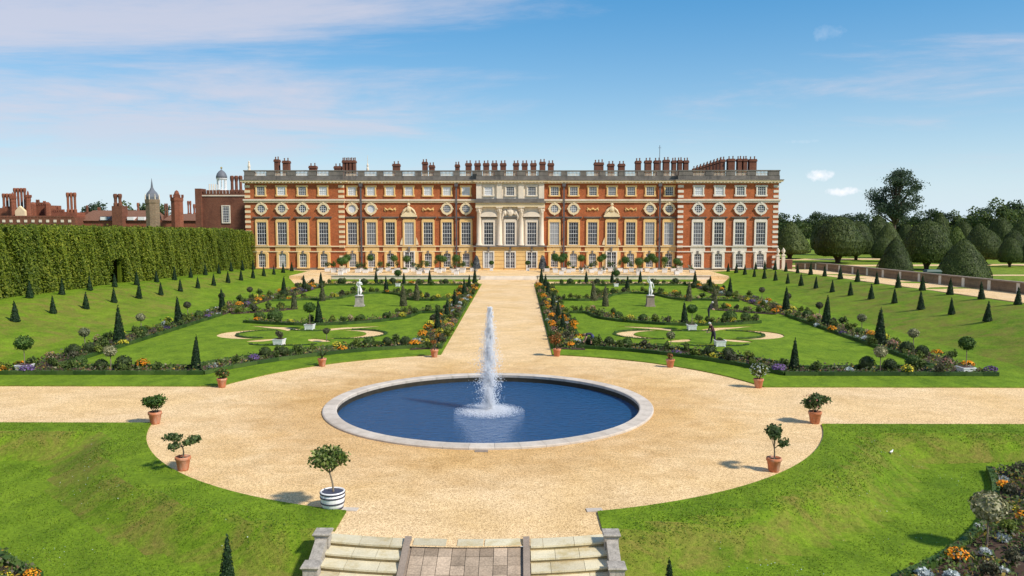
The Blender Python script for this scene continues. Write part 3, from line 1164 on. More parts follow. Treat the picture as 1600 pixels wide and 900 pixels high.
SECT = [(XL, XA, PV), (XA, XC0, 0.0), (XC0, XC1, CB), (XC1, XB, 0.0), (XB, XR, PV)]


def course(name, z0, z1, proud, matk, skip=(), over=0.0):
    for i, (x0, x1, f_) in enumerate(SECT):
        if i in skip:
            continue
        mk = matk[i] if isinstance(matk, (list, tuple)) else matk
        e0 = over if i in (0,) or f_ > SECT[i - 1][2] else 0
        e1 = over if i in (4,) or f_ > SECT[(i + 1) % 5][2] else 0
        mb = MB().mat(mk)
        pbox(mb, x0 - e0, x1 + e1, f_ - 0.2, f_ + proud, z0, z1)
        mb.build(name, palace)


W5 = ['stone_cream', 'stone_cream', 'stone_pale', 'stone_cream', 'stone_white']
course('plinth', 0.4, 1.0, 0.10, 'stone_grey', skip=(2,), over=0.1)
course('string_course', 3.95, 4.12, 0.16, W5, skip=(2,), over=0.1)
course('string_course', 4.92, 5.12, 0.26, W5, skip=(2,), over=0.1)
course('main_string_course', 13.20, 13.55, 0.22, W5, skip=(2,), over=0.2)
course('main_string_course', 13.553, 13.85, 0.38, 'stone_pale', skip=(2,), over=0.3)
course('cornice', 16.78, 17.05, 0.35, W5, over=0.3)
course('cornice', 17.053, 17.32, 0.72, 'stone_cream', over=0.6)
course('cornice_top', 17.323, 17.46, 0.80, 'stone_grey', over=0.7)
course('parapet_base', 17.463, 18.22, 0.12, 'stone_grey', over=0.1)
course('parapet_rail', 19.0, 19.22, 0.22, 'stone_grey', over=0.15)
# modillions under the cornice
for i, (x0, x1, f_) in enumerate(SECT):
    mb = MB().mat('stone_pale')
    n = int((x1 - x0) / 0.62)
    for k in range(n):
        x = x0 + (k + 0.5) * (x1 - x0) / n
        pbox(mb, x - 0.12, x + 0.12, f_ + 0.352, f_ + 0.66, 16.86, 17.05)
    mb.build('modillions', palace)['kind'] = 'stuff'

# bay centres
LP = [fx(p) for p in (412, 443.9, 476, 508.3)]
LC = [fx(551.5 + 29.55 * i) for i in range(7)]
CC = [fx(p) for p in (764.2, 797.7, 831.2)]
RCB = [fx(866.6 + 29.63 * i) for i in range(7)]
RP = [fx(p) for p in (1088.2, 1120.2, 1152.4, 1184.8)]
BAYS = [(x, PV, 0, i) for i, x in enumerate(LP)] + [(x, 0.0, 1, i) for i, x in enumerate(LC)] + [(x, CB, 2, i) for i, x in enumerate(CC)] + [(x, 0.0, 3, i) for i, x in enumerate(RCB)] + [(x, PV, 4, i) for i, x in enumerate(RP)]

# parapet: dies and balusters
bal = MB().mat('stone_pale')
bal.lathe([(0.07, 0), (0.07, 0.06), (0.05, 0.12), (0.10, 0.30), (0.05, 0.58), (0.07, 0.70), (0.07, 0.78)], 6)
bv, bf = bal.v, bal.f
for i, (x0, x1, f_) in enumerate(SECT):
    bays = [b[0] for b in BAYS if b[2] == i]
    hw = 1.18
    edges_ = [x0]
    for b in bays:
        edges_ += [b - hw, b + hw]
    edges_.append(x1)
    for k in range(0, len(edges_), 2):
        a, b = edges_[k], edges_[k + 1]
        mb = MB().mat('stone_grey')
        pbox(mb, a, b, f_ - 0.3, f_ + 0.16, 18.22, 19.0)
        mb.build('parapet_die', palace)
    for b in bays:
        mb = MB().mat('stone_pale')
        for q in range(9):
            x = b - hw + 0.16 + q * (2 * hw - 0.32) / 8
            mb.add([(vx + x, vy - f_ + 0.08, vz + 18.22 - Z0) for vx, vy, vz in bv], bf)
        mb.build('balusters', palace)['kind'] = 'stuff'

# quoins at the four pavilion edges
qz = []
z = 0.95
k = 0
while z < 16.6:
    if not (3.7 < z < 4.1 or 4.75 < z < 5.1 or 12.95 < z < 13.85):
        qz.append((z, k))
    z += 0.47
    k += 1
qm = {}
for xq, sg, mk in ((XL, 1, 'stone_cream'), (XA, -1, 'stone_cream'), (XB, 1, 'stone_white'), (XR, -1, 'stone_white')):
    for z, k in qz:
        w_ = 0.98 if k % 2 == 0 else 0.82
        if k % 2:
            continue
        key = (mk, sg)
        if key not in qm:
            m2 = MB().mat(mk)
            if sg > 0:
                m2.box(-0.05, w_, -0.07, 0.4, 0, 0.46)
            else:
                m2.box(-w_, 0.05, -0.07, 0.4, 0, 0.46)
            qm[key] = m2.mesh('quoin')
        link('quoin', qm[key], palace, (xq, -PV, z - Z0))


# ---- windows -------------------------------------------------------------
def ringframe(mb, inner, outer, y0, y1):
    """frame between two matched open paths (x,z); y0 back, y1 front (towards the camera = -y)"""
    n = len(inner)
    vs_ = [(x, -y1, z) for x, z in inner] + [(x, -y1, z) for x, z in outer] + [(x, -y0, z) for x, z in inner] + [(x, -y0, z) for x, z in outer]
    fs = []
    for i in range(n - 1):
        fs.append((i, i + 1, n + i + 1, n + i))
        fs.append((i, 2 * n + i, 2 * n + i + 1, i + 1))
        fs.append((n + i, n + i + 1, 3 * n + i + 1, 3 * n + i))
    fs.append((0, n, 3 * n, 2 * n))
    fs.append((n - 1, 2 * n + n - 1, 3 * n + n - 1, n + n - 1))
    return mb.add(vs_, fs)


WCACHE = {}


def glazing(w, h, cols, rows, bar=0.042, sash=0.075):
    m2 = MB().mat('glazing_white')
    y0, y1 = 0.03, 0.085
    for a, b in ((-w / 2, -w / 2 + sash), (w / 2 - sash, w / 2)):
        m2.box(a, b, -y1, -y0, 0, h)
    for a, b in ((0, sash), (h - sash, h), (h / 2 - sash / 2, h / 2 + sash / 2)):
        m2.box(-w / 2 + sash, w / 2 - sash, -y1, -y0, a, b)
    for i in range(1, cols):
        x = -w / 2 + w * i / cols
        m2.box(x - bar / 2, x + bar / 2, -y1 + 0.012, -y0, 0, h)
    for i in range(1, rows):
        z = h * i / rows
        m2.box(-w / 2, w / 2, -y1 + 0.02, -y0, z - bar / 2, z + bar / 2)
    return m2


def window_meshes(kind, mk, g='glass'):
    key = (kind, mk, g)
    if key in WCACHE:
        return WCACHE[key]
    if kind == 'tall':
        w, h = 1.80, 4.28
        fr = MB().mat(mk)
        ringframe(fr, [(-w / 2, 0), (-w / 2, h), (w / 2, h), (w / 2, 0)], [(-w / 2 - .30, 0), (-w / 2 - .30, h + .36), (w / 2 + .30, h + .36), (w / 2 + .30, 0)], 0, .20)
        fr.box(-w / 2 - .38, w / 2 + .38, -.30, 0, -.16, -.003)
        fr.box(-w / 2 - .2, w / 2 + .2, -.13, 0, h + .363, h + .62)
        gl = MB().mat(g).box(-w / 2, w / 2, -.03, .02, 0, h)
        br = glazing(w, h, 4, 6)
        sh = MB().mat('stone_grey')
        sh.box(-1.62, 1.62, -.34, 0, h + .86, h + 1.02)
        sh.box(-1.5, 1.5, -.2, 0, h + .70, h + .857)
        r_ = (fr, gl, br, sh)
    elif kind == 'ground':
        w, h = 1.38, 2.60
        fr = MB().mat(mk)
        n = 9
        inner = [(-w / 2, 0), (-w / 2, h - .3)] + [(w / 2 * -math.cos(PI * i / n), h - .3 + .34 * math.sin(PI * i / n)) for i in range(1, n)] + [(w / 2, h - .3), (w / 2, 0)]
        ow, oh = w / 2 + .42, h + .32
        outer = [(-ow, 0), (-ow, h - .1)] + [(-ow + 2 * ow * i / n, oh if 0 < i < n else h) for i in range(1, n)] + [(ow, h - .1), (ow, 0)]
        ringframe(fr, inner, outer, 0, .20)
        fr.box(-ow - .1, ow + .1, -.28, 0, -.2, -.003)
        ks = MB().mat('stone_grey')
        ks.prism([(-.10, h + .02), (-.17, h + .50), (.17, h + .50), (.10, h + .02)], -.33, 0)
        gl = MB().mat(g).box(-w / 2, w / 2, -.03, .02, 0, h + .03)
        br = glazing(w, h - .05, 4, 5)
        r_ = (fr, gl, br, ks)
    elif kind == 'french':
        w, h = 1.75, 3.0
        fr = MB().mat('stone_white')
        ringframe(fr, [(-w / 2, 0), (-w / 2, h), (w / 2, h), (w / 2, 0)], [(-w / 2 - .2, 0), (-w / 2 - .2, h + .2), (w / 2 + .2, h + .2), (w / 2 + .2, 0)], 0, .16)
        ks = MB().mat('stone_grey')
        ks.prism([(-.12, h + .1), (-.18, h + .95), (.18, h + .95), (.12, h + .1)], -.3, 0)
        gl = MB().mat(g).box(-w / 2, w / 2, -.03, .02, 0, h)
        br = glazing(w, h, 4, 5)
        br.box(-.07, .07, -.10, -.03, 0, h)
        r_ = (fr, gl, br, ks)
    elif kind == 'attic':
        w, h = 1.5, 1.62
        fr = MB().mat(mk)
        ringframe(fr, [(-w / 2, 0), (-w / 2, h), (w / 2, h), (w / 2, 0)], [(-w / 2 - .24, 0), (-w / 2 - .24, h + .26), (w / 2 + .24, h + .26), (w / 2 + .24, 0)], 0, .18)
        fr.box(-w / 2 - .26, w / 2 + .26, -.22, 0, -.2, -.003)
        for s_ in (-1, 1):
            fr.box(min(s_ * (w / 2 + .243), s_ * (w / 2 + .38)), max(s_ * (w / 2 + .243), s_ * (w / 2 + .38)), -.18, 0, h - .12, h + .26)
            fr.box(min(s_ * (w / 2 + .263), s_ * (w / 2 + .38)), max(s_ * (w / 2 + .263), s_ * (w / 2 + .38)), -.16, 0, -.2, .16)
        gl = MB().mat(g).box(-w / 2, w / 2, -.03, .02, 0, h)
        br = glazing(w, h, 4, 4, 0.042)
        r_ = (fr, gl, br, None)
    else:                       # roundel
        fr = MB().mat(mk)
        n = 28
        inner = [(.74 * math.cos(2 * PI * i / n), .74 * math.sin(2 * PI * i / n)) for i in range(n + 1)]
        outer = [(1.12 * math.cos(2 * PI * i / n), 1.12 * math.sin(2 * PI * i / n)) for i in range(n + 1)]
        ringframe(fr, inner, outer, 0, .22)
        for a in range(4):
            x, z = 1.12 * math.cos(a * PI / 2), 1.12 * math.sin(a * PI / 2)
            fr.box(x - .13, x + .13, -.28, 0, z - .13, z + .13)
        gl = MB().mat(g)
        gl.add([(.76 * math.cos(2 * PI * i / n), -.03, .76 * math.sin(2 * PI * i / n)) for i in range(n)], [tuple(range(n))])
        br = MB().mat('glazing_white')
        for x in (-.38, 0, .38):
            q = math.sqrt(.74 ** 2 - x * x)
            br.box(x - .03, x + .03, -.085, -.035, -q, q)
        for z in (-.38, 0, .38):
            q = math.sqrt(.74 ** 2 - z * z)
            br.box(-q, q, -.078, -.04, z - .03, z + .03)
        r_ = (fr, gl, br, None)
    r_ = tuple(m_.mesh(nm) if m_ else None for m_, nm in zip(r_, ('window', 'pane', 'glazing_bars', 'keystone' if kind in ('ground', 'french') else 'hood')))
    WCACHE[key] = r_
    return r_


def window(kind, mk, x, f_, z, g='glass', bars=True):
    fr, gl, br, ex = window_meshes(kind, mk, g)
    o = link('window', fr, palace, (x, -f_, z - Z0))
    link('pane', gl, o)
    if bars:
        link('glazing_bars', br, o)
    if ex:
        link(ex.name.split('.')[0], ex, o)
    return o


for x, f_, sec, i in BAYS:
    mk = {0: 'stone_honey', 1: 'stone_honey', 2: 'stone_pale', 3: 'stone_honey', 4: 'stone_white'}[sec]
    if sec != 2:
        pm = mk if sec == 4 else 'stone_honey'
        hw = 1.42 if sec in (1, 3) else 1.38
        mb = MB().mat(pm)
        pbox(mb, x - hw, x + hw, f_ - 0.1, f_ + 0.10, 4.123, 4.917)
        pbox(mb, x - 1.2, x + 1.2, f_ - 0.1, f_ + 0.09, 0.85, 3.947)
        mb.build('apron', palace)
        window('tall', mk, x, f_, 5.28)
        if sec in (1, 3) and i == 3:
            mb = MB().mat('stone_honey')
            pbox(mb, x - 1.72, x + 1.72, f_ + 0.1, f_ + 0.16, 0.85, 3.94)
            mb.build('doorcase', palace)
            window('french', mk, x, f_ + 0.16, 0.95)
        elif sec in (1, 3) and 1 < i < 6:
            window('ground', mk, x, f_ + 0.09, 1.08)
        else:
            window('ground', mk, x, f_ + 0.09, 1.08)
        attic_pane = 'pale_pane' if (sec in (1,) or (sec == 0 and i in (1, 3)) or (sec == 4 and i < 2)) else 'glass'
        window('attic', mk, x, f_, 14.55, attic_pane)
        if sec in (1, 3) and i in (2, 4):
            # carved swag
            mb = MB().mat('stone_honey')
            for q in range(13):
                u = q / 12
                xx = x - .95 + 1.9 * u
                zz = 12.05 - .32 * math.sin(PI * (u * 2 % 1)) + .12
                mb.blob((xx, -f_ - .08, zz - Z0), .13 + .05 * (q % 2), 6, 4, wob=.4)
            for s_ in (-1, 1):
                mb.tube([(x + s_ * .95, -f_ - .06, 12.3 - Z0), (x + s_ * 1.05, -f_ - .06, 11.9 - Z0), (x + s_ * .9, -f_ - .06, 11.55 - Z0)], [.09, .12, .04], 6)
            mb.build('carved_swag', palace)
        elif sec in (1, 3) and i == 3:
            # trophy over the middle window: broken pediment, shield and crown
            mb = MB().mat('stone_cream')
            mb.prism([(x - 1.5, 10.55 - Z0), (x + 1.5, 10.55 - Z0), (x + 1.5, 10.8 - Z0), (x + .5, 11.6 - Z0), (x - .5, 11.6 - Z0), (x - 1.5, 10.8 - Z0)], -.42, 0)
            mb.blob((x, -.4, 12.0 - Z0), .52, 8, 6, (1, .5, 1.1), .15)
            mb.blob((x, -.4, 12.85 - Z0), .3, 8, 5, (1, .6, 1), .2)
            for s_ in (-1, 1):
                mb.tube([(x + s_ * .4, -.35, 12.2 - Z0), (x + s_ * .9, -.35, 11.7 - Z0), (x + s_ * 1.35, -.3, 11.0 - Z0)], [.2, .26, .1], 6)
                m3 = MB().mat('stone_cream')
                m3.prism([(x + s_ * 1.25, 5.3 - Z0), (x + s_ * 1.75, 5.3 - Z0), (x + s_ * 1.62, 5.9 - Z0), (x + s_ * 1.3, 6.7 - Z0)], -.2, 0)
                m3.build('scroll_bracket', palace)
            mb.build('carved_trophy', palace)
        else:
            rg = 'pale_pane' if (sec == 1 and i < 2) else 'glass'
            window('roundel', mk if sec == 4 else 'stone_cream', x, f_, 12.06, rg, bars=(rg == 'glass'))
    else:
        window('french', mk, x, CB + 0.25, 0.95)
        window('tall', mk, x, CB, 5.28)
        window('attic', mk, x, CB, 14.55, 'pale_pane' if i == 0 else 'glass')
        mb = MB().mat('stone_pale')
        if i != 1:
            n = 10
            arc_ = [(x + 1.5 * -math.cos(PI * q / n), 10.75 + .75 * math.sin(PI * q / n) - Z0) for q in range(n + 1)]
            mb.prism(arc_[::-1], -CB - .4, -CB)
            mb.prism([(x - 1.65, 10.55 - Z0), (x + 1.65, 10.55 - Z0), (x + 1.65, 10.74 - Z0), (x - 1.65, 10.74 - Z0)], -CB - .5, -CB)
            mb.build('window_pediment', palace)
        else:
            mb.blob((x, -CB - .25, 11.4 - Z0), .7, 10, 6, (1, .4, 1), .2)
            mb.blob((x, -CB - .25, 12.1 - Z0), .35, 8, 5, (1.1, .6, .8), .2)
            for s_ in (-1, 1):
                mb.blob((x + s_ * 1.0, -CB - .2, 11.3 - Z0), .48, 8, 5, (.9, .5, 1.2), .35)
                mb.tube([(x + s_ * 1.3, -CB - .2, 11.2 - Z0), (x + s_ * 1.45, -CB - .2, 10.4 - Z0), (x + s_ * 1.35, -CB - .2, 9.6 - Z0)], [.22, .2, .05], 6)
            mb.build('coat_of_arms', palace)
# ledge over the ground storey of the centre, with its rounded pedestals
mb = MB().mat('stone_grey')
pbox(mb, XC0 - 0.6, XC1 + 0.6, 0.0, CB + 0.75, 4.903, 5.14)
mb.build('centre_ledge', palace)
colm = MB().mat('stone_pale')
colm.lathe([(.62, 0), (.62, .28), (.50, .36), (.54, .5), (.46, .62), (.46, 3.2), (.40, 6.2), (.46, 6.25)], 16)
cap_ = MB().mat('stone_pale')
cap_.lathe([(.42, 6.25), (.46, 6.5), (.56, 6.75), (.50, 6.8), (.70, 7.12)], 12)
cap_.box(-.66, .66, -.66, .4, 7.12, 7.26)
for a in range(8):
    cap_.blob((.5 * math.cos(a * PI / 4), .5 * math.sin(a * PI / 4), 6.62), .13, 5, 4, (1, 1, 1.6))
cme, pme = colm.mesh('column', True), cap_.mesh('capital')
for p in (749.5, 781, 814.5, 846):
    o = link('column', cme, palace, (fx(p), -CB - .12, 5.14 - Z0))
    link('capital', pme, o)
    mb = MB().mat('stone_grey').mat('stone_pale')
    pbox(mb, fx(p) - .5, fx(p) + .5, CB - .05, CB + .30, 13.95, 16.75)
    mb.build('attic_pilaster', palace)
mb = MB().mat('stone_cream')
pbox(mb, XC0 - .2, XC1 + .2, CB - .1, CB + .72, 12.42, 13.15)
mb.build('entablature', palace)
mb = MB().mat('stone_grey')
pbox(mb, XC0 - .4, XC1 + .4, CB - .1, CB + 1.0, 13.153, 13.42)
mb.build('entablature_cornice', palace)
mb = MB().mat('stone_grey')
pbox(mb, XC0 - .1, XC1 + .1, CB - .1, CB + .5, 13.423, 13.93)
mb.build('attic_plinth', palace)
# lead rainwater pipes
for p in (565.8, 714, 881, 1029.7):
    x = fx(p)
    mb = MB().mat('pipe')
    pbox(mb, x - .15, x + .15, .27, .47, 0.9, 16.2)
    pbox(mb, x - .32, x + .32, .12, .62, 16.2, 16.75)
    for z in (3.0, 6.5, 9.8, 13.0):
        pbox(mb, x - .24, x + .24, .1, .50, z, z + .14)
    mb.build('drainpipe', palace)

# roof deck and chimneys
mb = MB().mat('lead')
mb.box(XL + 1, XR - 1, 1.5, 33, 17.4 - Z0, 17.8 - Z0)
mb.build('roof_deck', palace)


def chimney(px0, px1, ytop, back=12.0, shafts=0, name='chimney', parent=None, mk='brick_dark', zb=17.6):
    d = PD + back
    k = d / 1273.0
    cx = 1.54 - .0073 * d + ((px0 + px1) / 2 - 800) * k
    w_ = (px1 - px0) * k
    zt = 9.7 + (346 - ytop) * k
    m2 = MB().mat(mk)
    y = back
    m2.box(cx - w_ / 2 + .10, cx + w_ / 2 - .10, y, y + 1.5, zb - Z0, zt - .75 - Z0)
    m2.box(cx - w_ / 2, cx + w_ / 2, y - .12, y + 1.62, zt - .75 - Z0, zt - .45 - Z0)
    m2.box(cx - w_ / 2 + .06, cx + w_ / 2 - .06, y - .04, y + 1.54, zt - .447 - Z0, zt - .25 - Z0)
    m2.box(cx - w_ / 2 + .02, cx + w_ / 2 - .02, y - .1, y + 1.6, zb - Z0, zb + .5 - Z0)
    o = m2.build('chimney', parent or palace)
    n = max(2, int(w_ / .55))
    if 'cpot' not in WCACHE:
        WCACHE['cpot'] = MB().mat('roof_tile').lathe([(.13, -.25), (.11, 0.1), (.14, .14), (.13, .28)], 6).mesh('chimney_pot')
    for i in range(n):
        x = cx - w_ / 2 + (i + .5) * w_ / n
        link('chimney_pot', WCACHE['cpot'], o, (x, y + .6, zt - Z0 + .05 * ((i * 7) % 3)))
    return o


CH = [(430, 438, 248), (443, 454, 250), (484, 496, 258), (523, 535, 258.5), (614, 626, 255), (660, 669, 252), (670.5, 680, 257), (711, 719, 256)]
CH += [(536 + i * 5.4, 541 + i * 5.4, 249.5) for i in range(4)]
CH += [(c_ - 5.2, c_ + 5.2, 254 if c_ != 847.3 else 252) for c_ in (732.4, 746.4, 759.8, 772.8, 786.2, 806.3, 819.7, 833.2, 847.3, 860.3)]
CH += [(927, 942.5, 253), (948, 959, 255), (964.5, 975.5, 255), (991, 1000.5, 250.5), (1005.6, 1016.6, 250), (1020, 1031, 250), (1034, 1044.5, 249), (1047.5, 1055, 250), (1056.5, 1064, 249.5), (1065.5, 1074, 250)]
CH += [(1133.5, 1145.5, 247.5), (1148.6, 1156, 247.5), (1157.2, 1164.5, 247.5), (1166.5, 1179, 248)]
for a in CH:
    chimney(*a)
# the receding row on the right: each farther and farther back
for i in range(9):
    d = 12.5 + i * 3.1
    px = 1126 - i * 5.2
    chimney(px - 4.2, px + 4.2, 248.5 + i * 1.75, back=d)
# small figures and masts on the parapet
for px, yt in ((389.5, 252), (572, 242), (1040, 223)):
    x = fx(px)
    zt = 9.7 + (346 - yt) * PK
    mb = MB().mat('stone_pale')
    if yt > 245:
        mb.lathe([(.3, 0), (.3, .3), (.2, .4), (.28, .9), (.2, 1.3), (.14, 1.5), (.16, 1.75), (.02, 1.9)], 8, (x, 1.0, 19.2 - Z0))
        mb.build('finial_figure', palace)
    elif yt > 230:
        mb.lathe([(.25, 0), (.25, .6), (.14, .8), (.2, 1.2), (.05, 1.6), (.03, zt - 19.2)], 8, (x, 3.0, 19.2 - Z0))
        mb.build('finial', palace)
    else:
        mb = MB().mat('pipe').tube([(x, 8, 17 - Z0), (x, 8, zt - Z0)], .05, 6)
        mb.box(x - .3, x + .3, 7.97, 8.03, zt - .5 - Z0, zt - .45 - Z0)
        mb.build('flagpole', palace)
# west return wall, taller brick corner
mb = MB().mat('brick_dark')
mb.box(XL - .8, XL - .01, 2.0, 6.0, -0.5, 19.3 - Z0)
mb.build('corner_stack', palace)

# ================================================================== garden planting
def cone_mesh(name, h, r, n, size, mk, round_=0.0, seed=0):
    rg = np.random.default_rng(seed)
    mb = MB().mat(mk)
    prof = []
    for i in range(7):
        u = i / 6
        rad = r * ((1 - u) ** (1 - round_)) * 0.88 + 0.01
        prof.append((rad * (0.97 if i == 0 else 1), u * h * 0.97))
    mb.lathe(prof, 10)
    u = 1 - np.sqrt(rg.random(n))
    a = rg.random(n) * 2 * PI
    rad = r * ((1 - u) ** (1 - round_)) + 0.015
    rad *= 1 + 0.05 * np.sin(a * 3 + seed) * np.sin(u * 9 + seed)
    nr = np.stack([np.cos(a), np.sin(a), np.full(n, r / h)], 1)
    mb.leaves(np.stack([rad * np.cos(a), rad * np.sin(a), u * h + 0.02], 1), nr, size, 0.55)
    return mb.mesh(name)


def ball_pts(rg, n, rx, ry, rz, fill=0.0):
    d = rg.normal(0, 1, (n, 3))
    d /= np.linalg.norm(d, axis=1)[:, None]
    k = (1 - fill * rg.random(n))[:, None]
    return d * k * np.array([rx, ry, rz]), d


def ball_into(mb, rx, rz, n, size, c=(0, 0, 0), seed=0, fill=0.0, core=0.86, spread=0.6, wob=0.06):
    rg = np.random.default_rng(seed)
    if core:
        mb.blob(c, 1.0, 10, 6, (rx * core, rx * core, rz * core), 0.08)
    p, d = ball_pts(rg, n, rx, rx, rz, fill)
    w_ = 1 + wob * np.sin(d[:, 0] * 7 + seed) * np.cos(d[:, 1] * 6 + d[:, 2] * 5)
    mb.leaves(p * w_[:, None] + np.array(c), d, size, spread)
    return mb


def bushy_into(mb, w, h, n, size, seed, lobes=7, c=(0, 0, 0)):
    """uneven bush of several leafy lobes with gaps, standing on z=0"""
    rg = np.random.default_rng(seed)
    for k in range(lobes):
        a = rg.random() * 2 * PI
        q = rg.random() ** 0.6
        cc = (c[0] + math.cos(a) * q * w * 0.26, c[1] + math.sin(a) * q * w * 0.26, c[2] + h * (0.35 + 0.38 * rg.random()))
        rx = w * (0.17 + 0.12 * rg.random())
        ball_into(mb, rx, h * (0.22 + 0.12 * rg.random()), n // lobes, size, cc, seed * 31 + k, 0.55, 0.0, 1.0, 0.15)
    return mb


MS = {}
for k in range(3):
    MS['cone_s', k] = cone_mesh('small_cone', 1.68, 0.32, 620, 0.11, 'yew', 0.05, 11 + k)
    MS['cone_m', k] = cone_mesh('yew_cone', 2.15, 0.34, 800, 0.12, 'yew', 0.18, 21 + k)
    MS['cone_b', k] = cone_mesh('yew_cone', 2.85, 0.43, 1200, 0.13, 'yew', 0.15, 31 + k)
    MS['obelisk', k] = cone_mesh('pale_obelisk', 2.4, 0.38, 1000, 0.14, 'obelisk_pale', 0.35, 41 + k)
    mb = MB().mat('ball')
    ball_into(mb, 0.46, 0.44, 620, 0.10, (0, 0, 0.42), 51 + k)
    MS['ball', k] = mb.mesh('clipped_ball')
    mb = MB().mat('box')
    ball_into(mb, 0.52, 0.46, 620, 0.12, (0, 0, 0.42), 61 + k)
    MS['ball_green', k] = mb.mesh('clipped_ball')
MS['std_head'] = ball_into(MB().mat('variegated'), 0.44, 0.38, 700, 0.11, (0, 0, 0), 71, 0.25, 0.8).mesh('crown')
MS['std_head_dark'] = ball_into(MB().mat('dusk_shrub'), 0.40, 0.36, 600, 0.11, (0, 0, 0), 72, 0.2, 0.8).mesh('crown')
MS['std_stem'] = MB().mat('bark_pale').tube([(0, 0, 0), (0.02, 0.01, 0.5), (0, 0, 1.25)], [0.035, 0.028, 0.025], 6).mesh('trunk')

NAMES = {'cone_s': 'yew_cone', 'cone_m': 'yew_cone', 'cone_b': 'yew_cone', 'obelisk': 'pale_obelisk', 'ball': 'clipped_ball', 'ball_green': 'clipped_ball'}


def plant(kind, x, y, z, label, cat, group, sc=1.0, k=None):
    if k is None:
        k = random.randrange(3)
    o = link(NAMES[kind], MS[kind, k], None, (x, y, z))
    o.rotation_euler = (random.uniform(-.035, .035), random.uniform(-.035, .035), random.random() * 6.28)
    s1 = sc * random.uniform(0.89, 1.10)
    o.scale = (s1 * random.uniform(.95, 1.05), s1, s1 * random.uniform(.95, 1.05))
    tag(o, label, cat, group)
    return o


# two rows of small yew cones on each bank
for s, side in ((-1, 'left'), (1, 'right')):
    up = [70.3 + 5.55 * i for i in range(15)] if s > 0 else [76.0 + 5.4 * i for i in range(13)]
    for i, d in enumerate(up):
        if d > 150:
            continue
        x = s * 44.4 + (0.3 if s > 0 else 0.0)
        plant('cone_s', x, d, lawn_z(x, d), '%s small dark yew cone from the near end, upper row on the %s bank' % (ordn(i), side), 'yew cone', 'small yew cones in the upper row on the %s bank' % side)
    for i in range(16):
        d = 66.6 + 5.5 * i
        if d > 151:
            continue
        x = s * 40.0
        plant('cone_s', x, d, lawn_z(x, d), '%s small dark yew cone from the near end, lower row on the %s bank' % (ordn(i), side), 'yew cone', 'small yew cones in the lower row on the %s bank' % side)
plant('cone_b', -6.62, 22.0, -0.9, 'dark yew cone cut by the bottom edge, left of the steps', 'yew cone', 'yew cones below the steps', 0.62, 0)
plant('cone_b', 5.78, 22.0, -0.9, 'dark yew cone tip at the bottom edge, right of the steps', 'yew cone', 'yew cones below the steps', 0.49, 0)
plant('cone_b', 23.5, 32.4, -0.88, 'dark yew cone at the right edge in the near flower bed', 'yew cone', None, 0.95)

# ---- flower beds -----------------------------------------------------------
BEDS = []      # (name phrase, polygon, edging polylines, zfun)


def arc_pts(r, x0, x1, n=14):
    return [(x, PY + math.sqrt(r * r - x * x)) for x in np.linspace(x0, x1, n)]


for s, side in ((-1, 'left'), (1, 'right')):
    def mir(poly):
        return [(s * x, y) for x, y in poly]
    path = [(4.32, 61.2), (6.6, 60.6), (6.6, 122), (4.32, 122)]
    BEDS.append(('bed on the %s of the central path' % side, mir(path), [mir([(4.38, 61.2), (4.38, 122)]), mir([(6.55, 63.0), (6.55, 84.5)])], 'path', s))
    outer = arc_pts(20.0, 4.4, 18.3) + [(31.6, 50.6)]
    inner = arc_pts(22.5, 6.6, 20.05) + [(28.9, 53.0)]
    BEDS.append(('front bed %s of the fountain' % side, mir(outer + inner[::-1]), [mir(outer), mir(inner)], 'front', s))
    bankb = [(28.9, 53.0), (31.6, 50.65), (31.6, 104), (28.9, 104)]
    BEDS.append(('bed below the %s bank' % side, mir(bankb), [mir([(28.95, 53.0), (28.95, 83)])], 'bank', s))
    c = smooth([(6.9, 86.4), (9.6, 85.6), (10.7, 80.8), (13.8, 77.6), (17, 76.1), (20.5, 76.5), (24.2, 78.0)], 5)
    b = bandpoly(c, 2.1)
    h = len(c)
    BEDS.append(('bed before the %s white statue' % side, mir(b), [mir(b[h:])], 'ring', s))
    c = smooth([(28.7, 85.0), (26, 86.6), (23.4, 89.6)], 5)
    BEDS.append(('short bed beside the %s statue' % side, mir(bandpoly(c, 1.9)), [], 'ringside', s))
    c = smooth([(6.8, 100.6), (9.6, 99.8), (11.4, 101.2), (13.0, 106.5), (16.6, 110.0), (20.4, 107.2), (22.0, 101.0), (24.4, 100.4), (28.6, 99.0)], 5)
    b = bandpoly(c, 2.3)
    BEDS.append(('bed behind the %s white statue' % side, mir(b), [mir(b[len(c):])], 'north', s))
    back = [(7, 122.3), (28.5, 122.3), (28.5, 125.2), (7, 125.2)]
    BEDS.append(('back bed at %s before the palace' % side, mir(back), [mir([(7, 122.4), (28.5, 122.4)])], 'back', s))
    bk2 = [(27.4, 105.5), (30.6, 105.5), (30.6, 124), (27.4, 122)]
    BEDS.append(('far bed below the %s bank' % side, mir(bk2), [], 'bankfar', s))
    near_i = [(PX + 23.2 * math.cos(a), PY + 23.2 * math.sin(a)) for a in np.linspace(-0.385, -1.0, 16)]
    near_o = [(PX + 27.5 * math.cos(a), PY + 27.5 * math.sin(a)) for a in np.linspace(-0.325, -0.97, 16)]
    BEDS.append(('bed in the bottom %s corner' % side, mir(near_i + near_o[::-1]), [mir(near_i)], 'near', s))


def pip(x, y, poly):
    r_ = False
    j = len(poly) - 1
    for i in range(len(poly)):
        xi, yi = poly[i]
        xj, yj = poly[j]
        if (yi > y) != (yj > y) and x < (xj - xi) * (y - yi) / (yj - yi + 1e-12) + xi:
            r_ = not r_
        j = i
    return r_


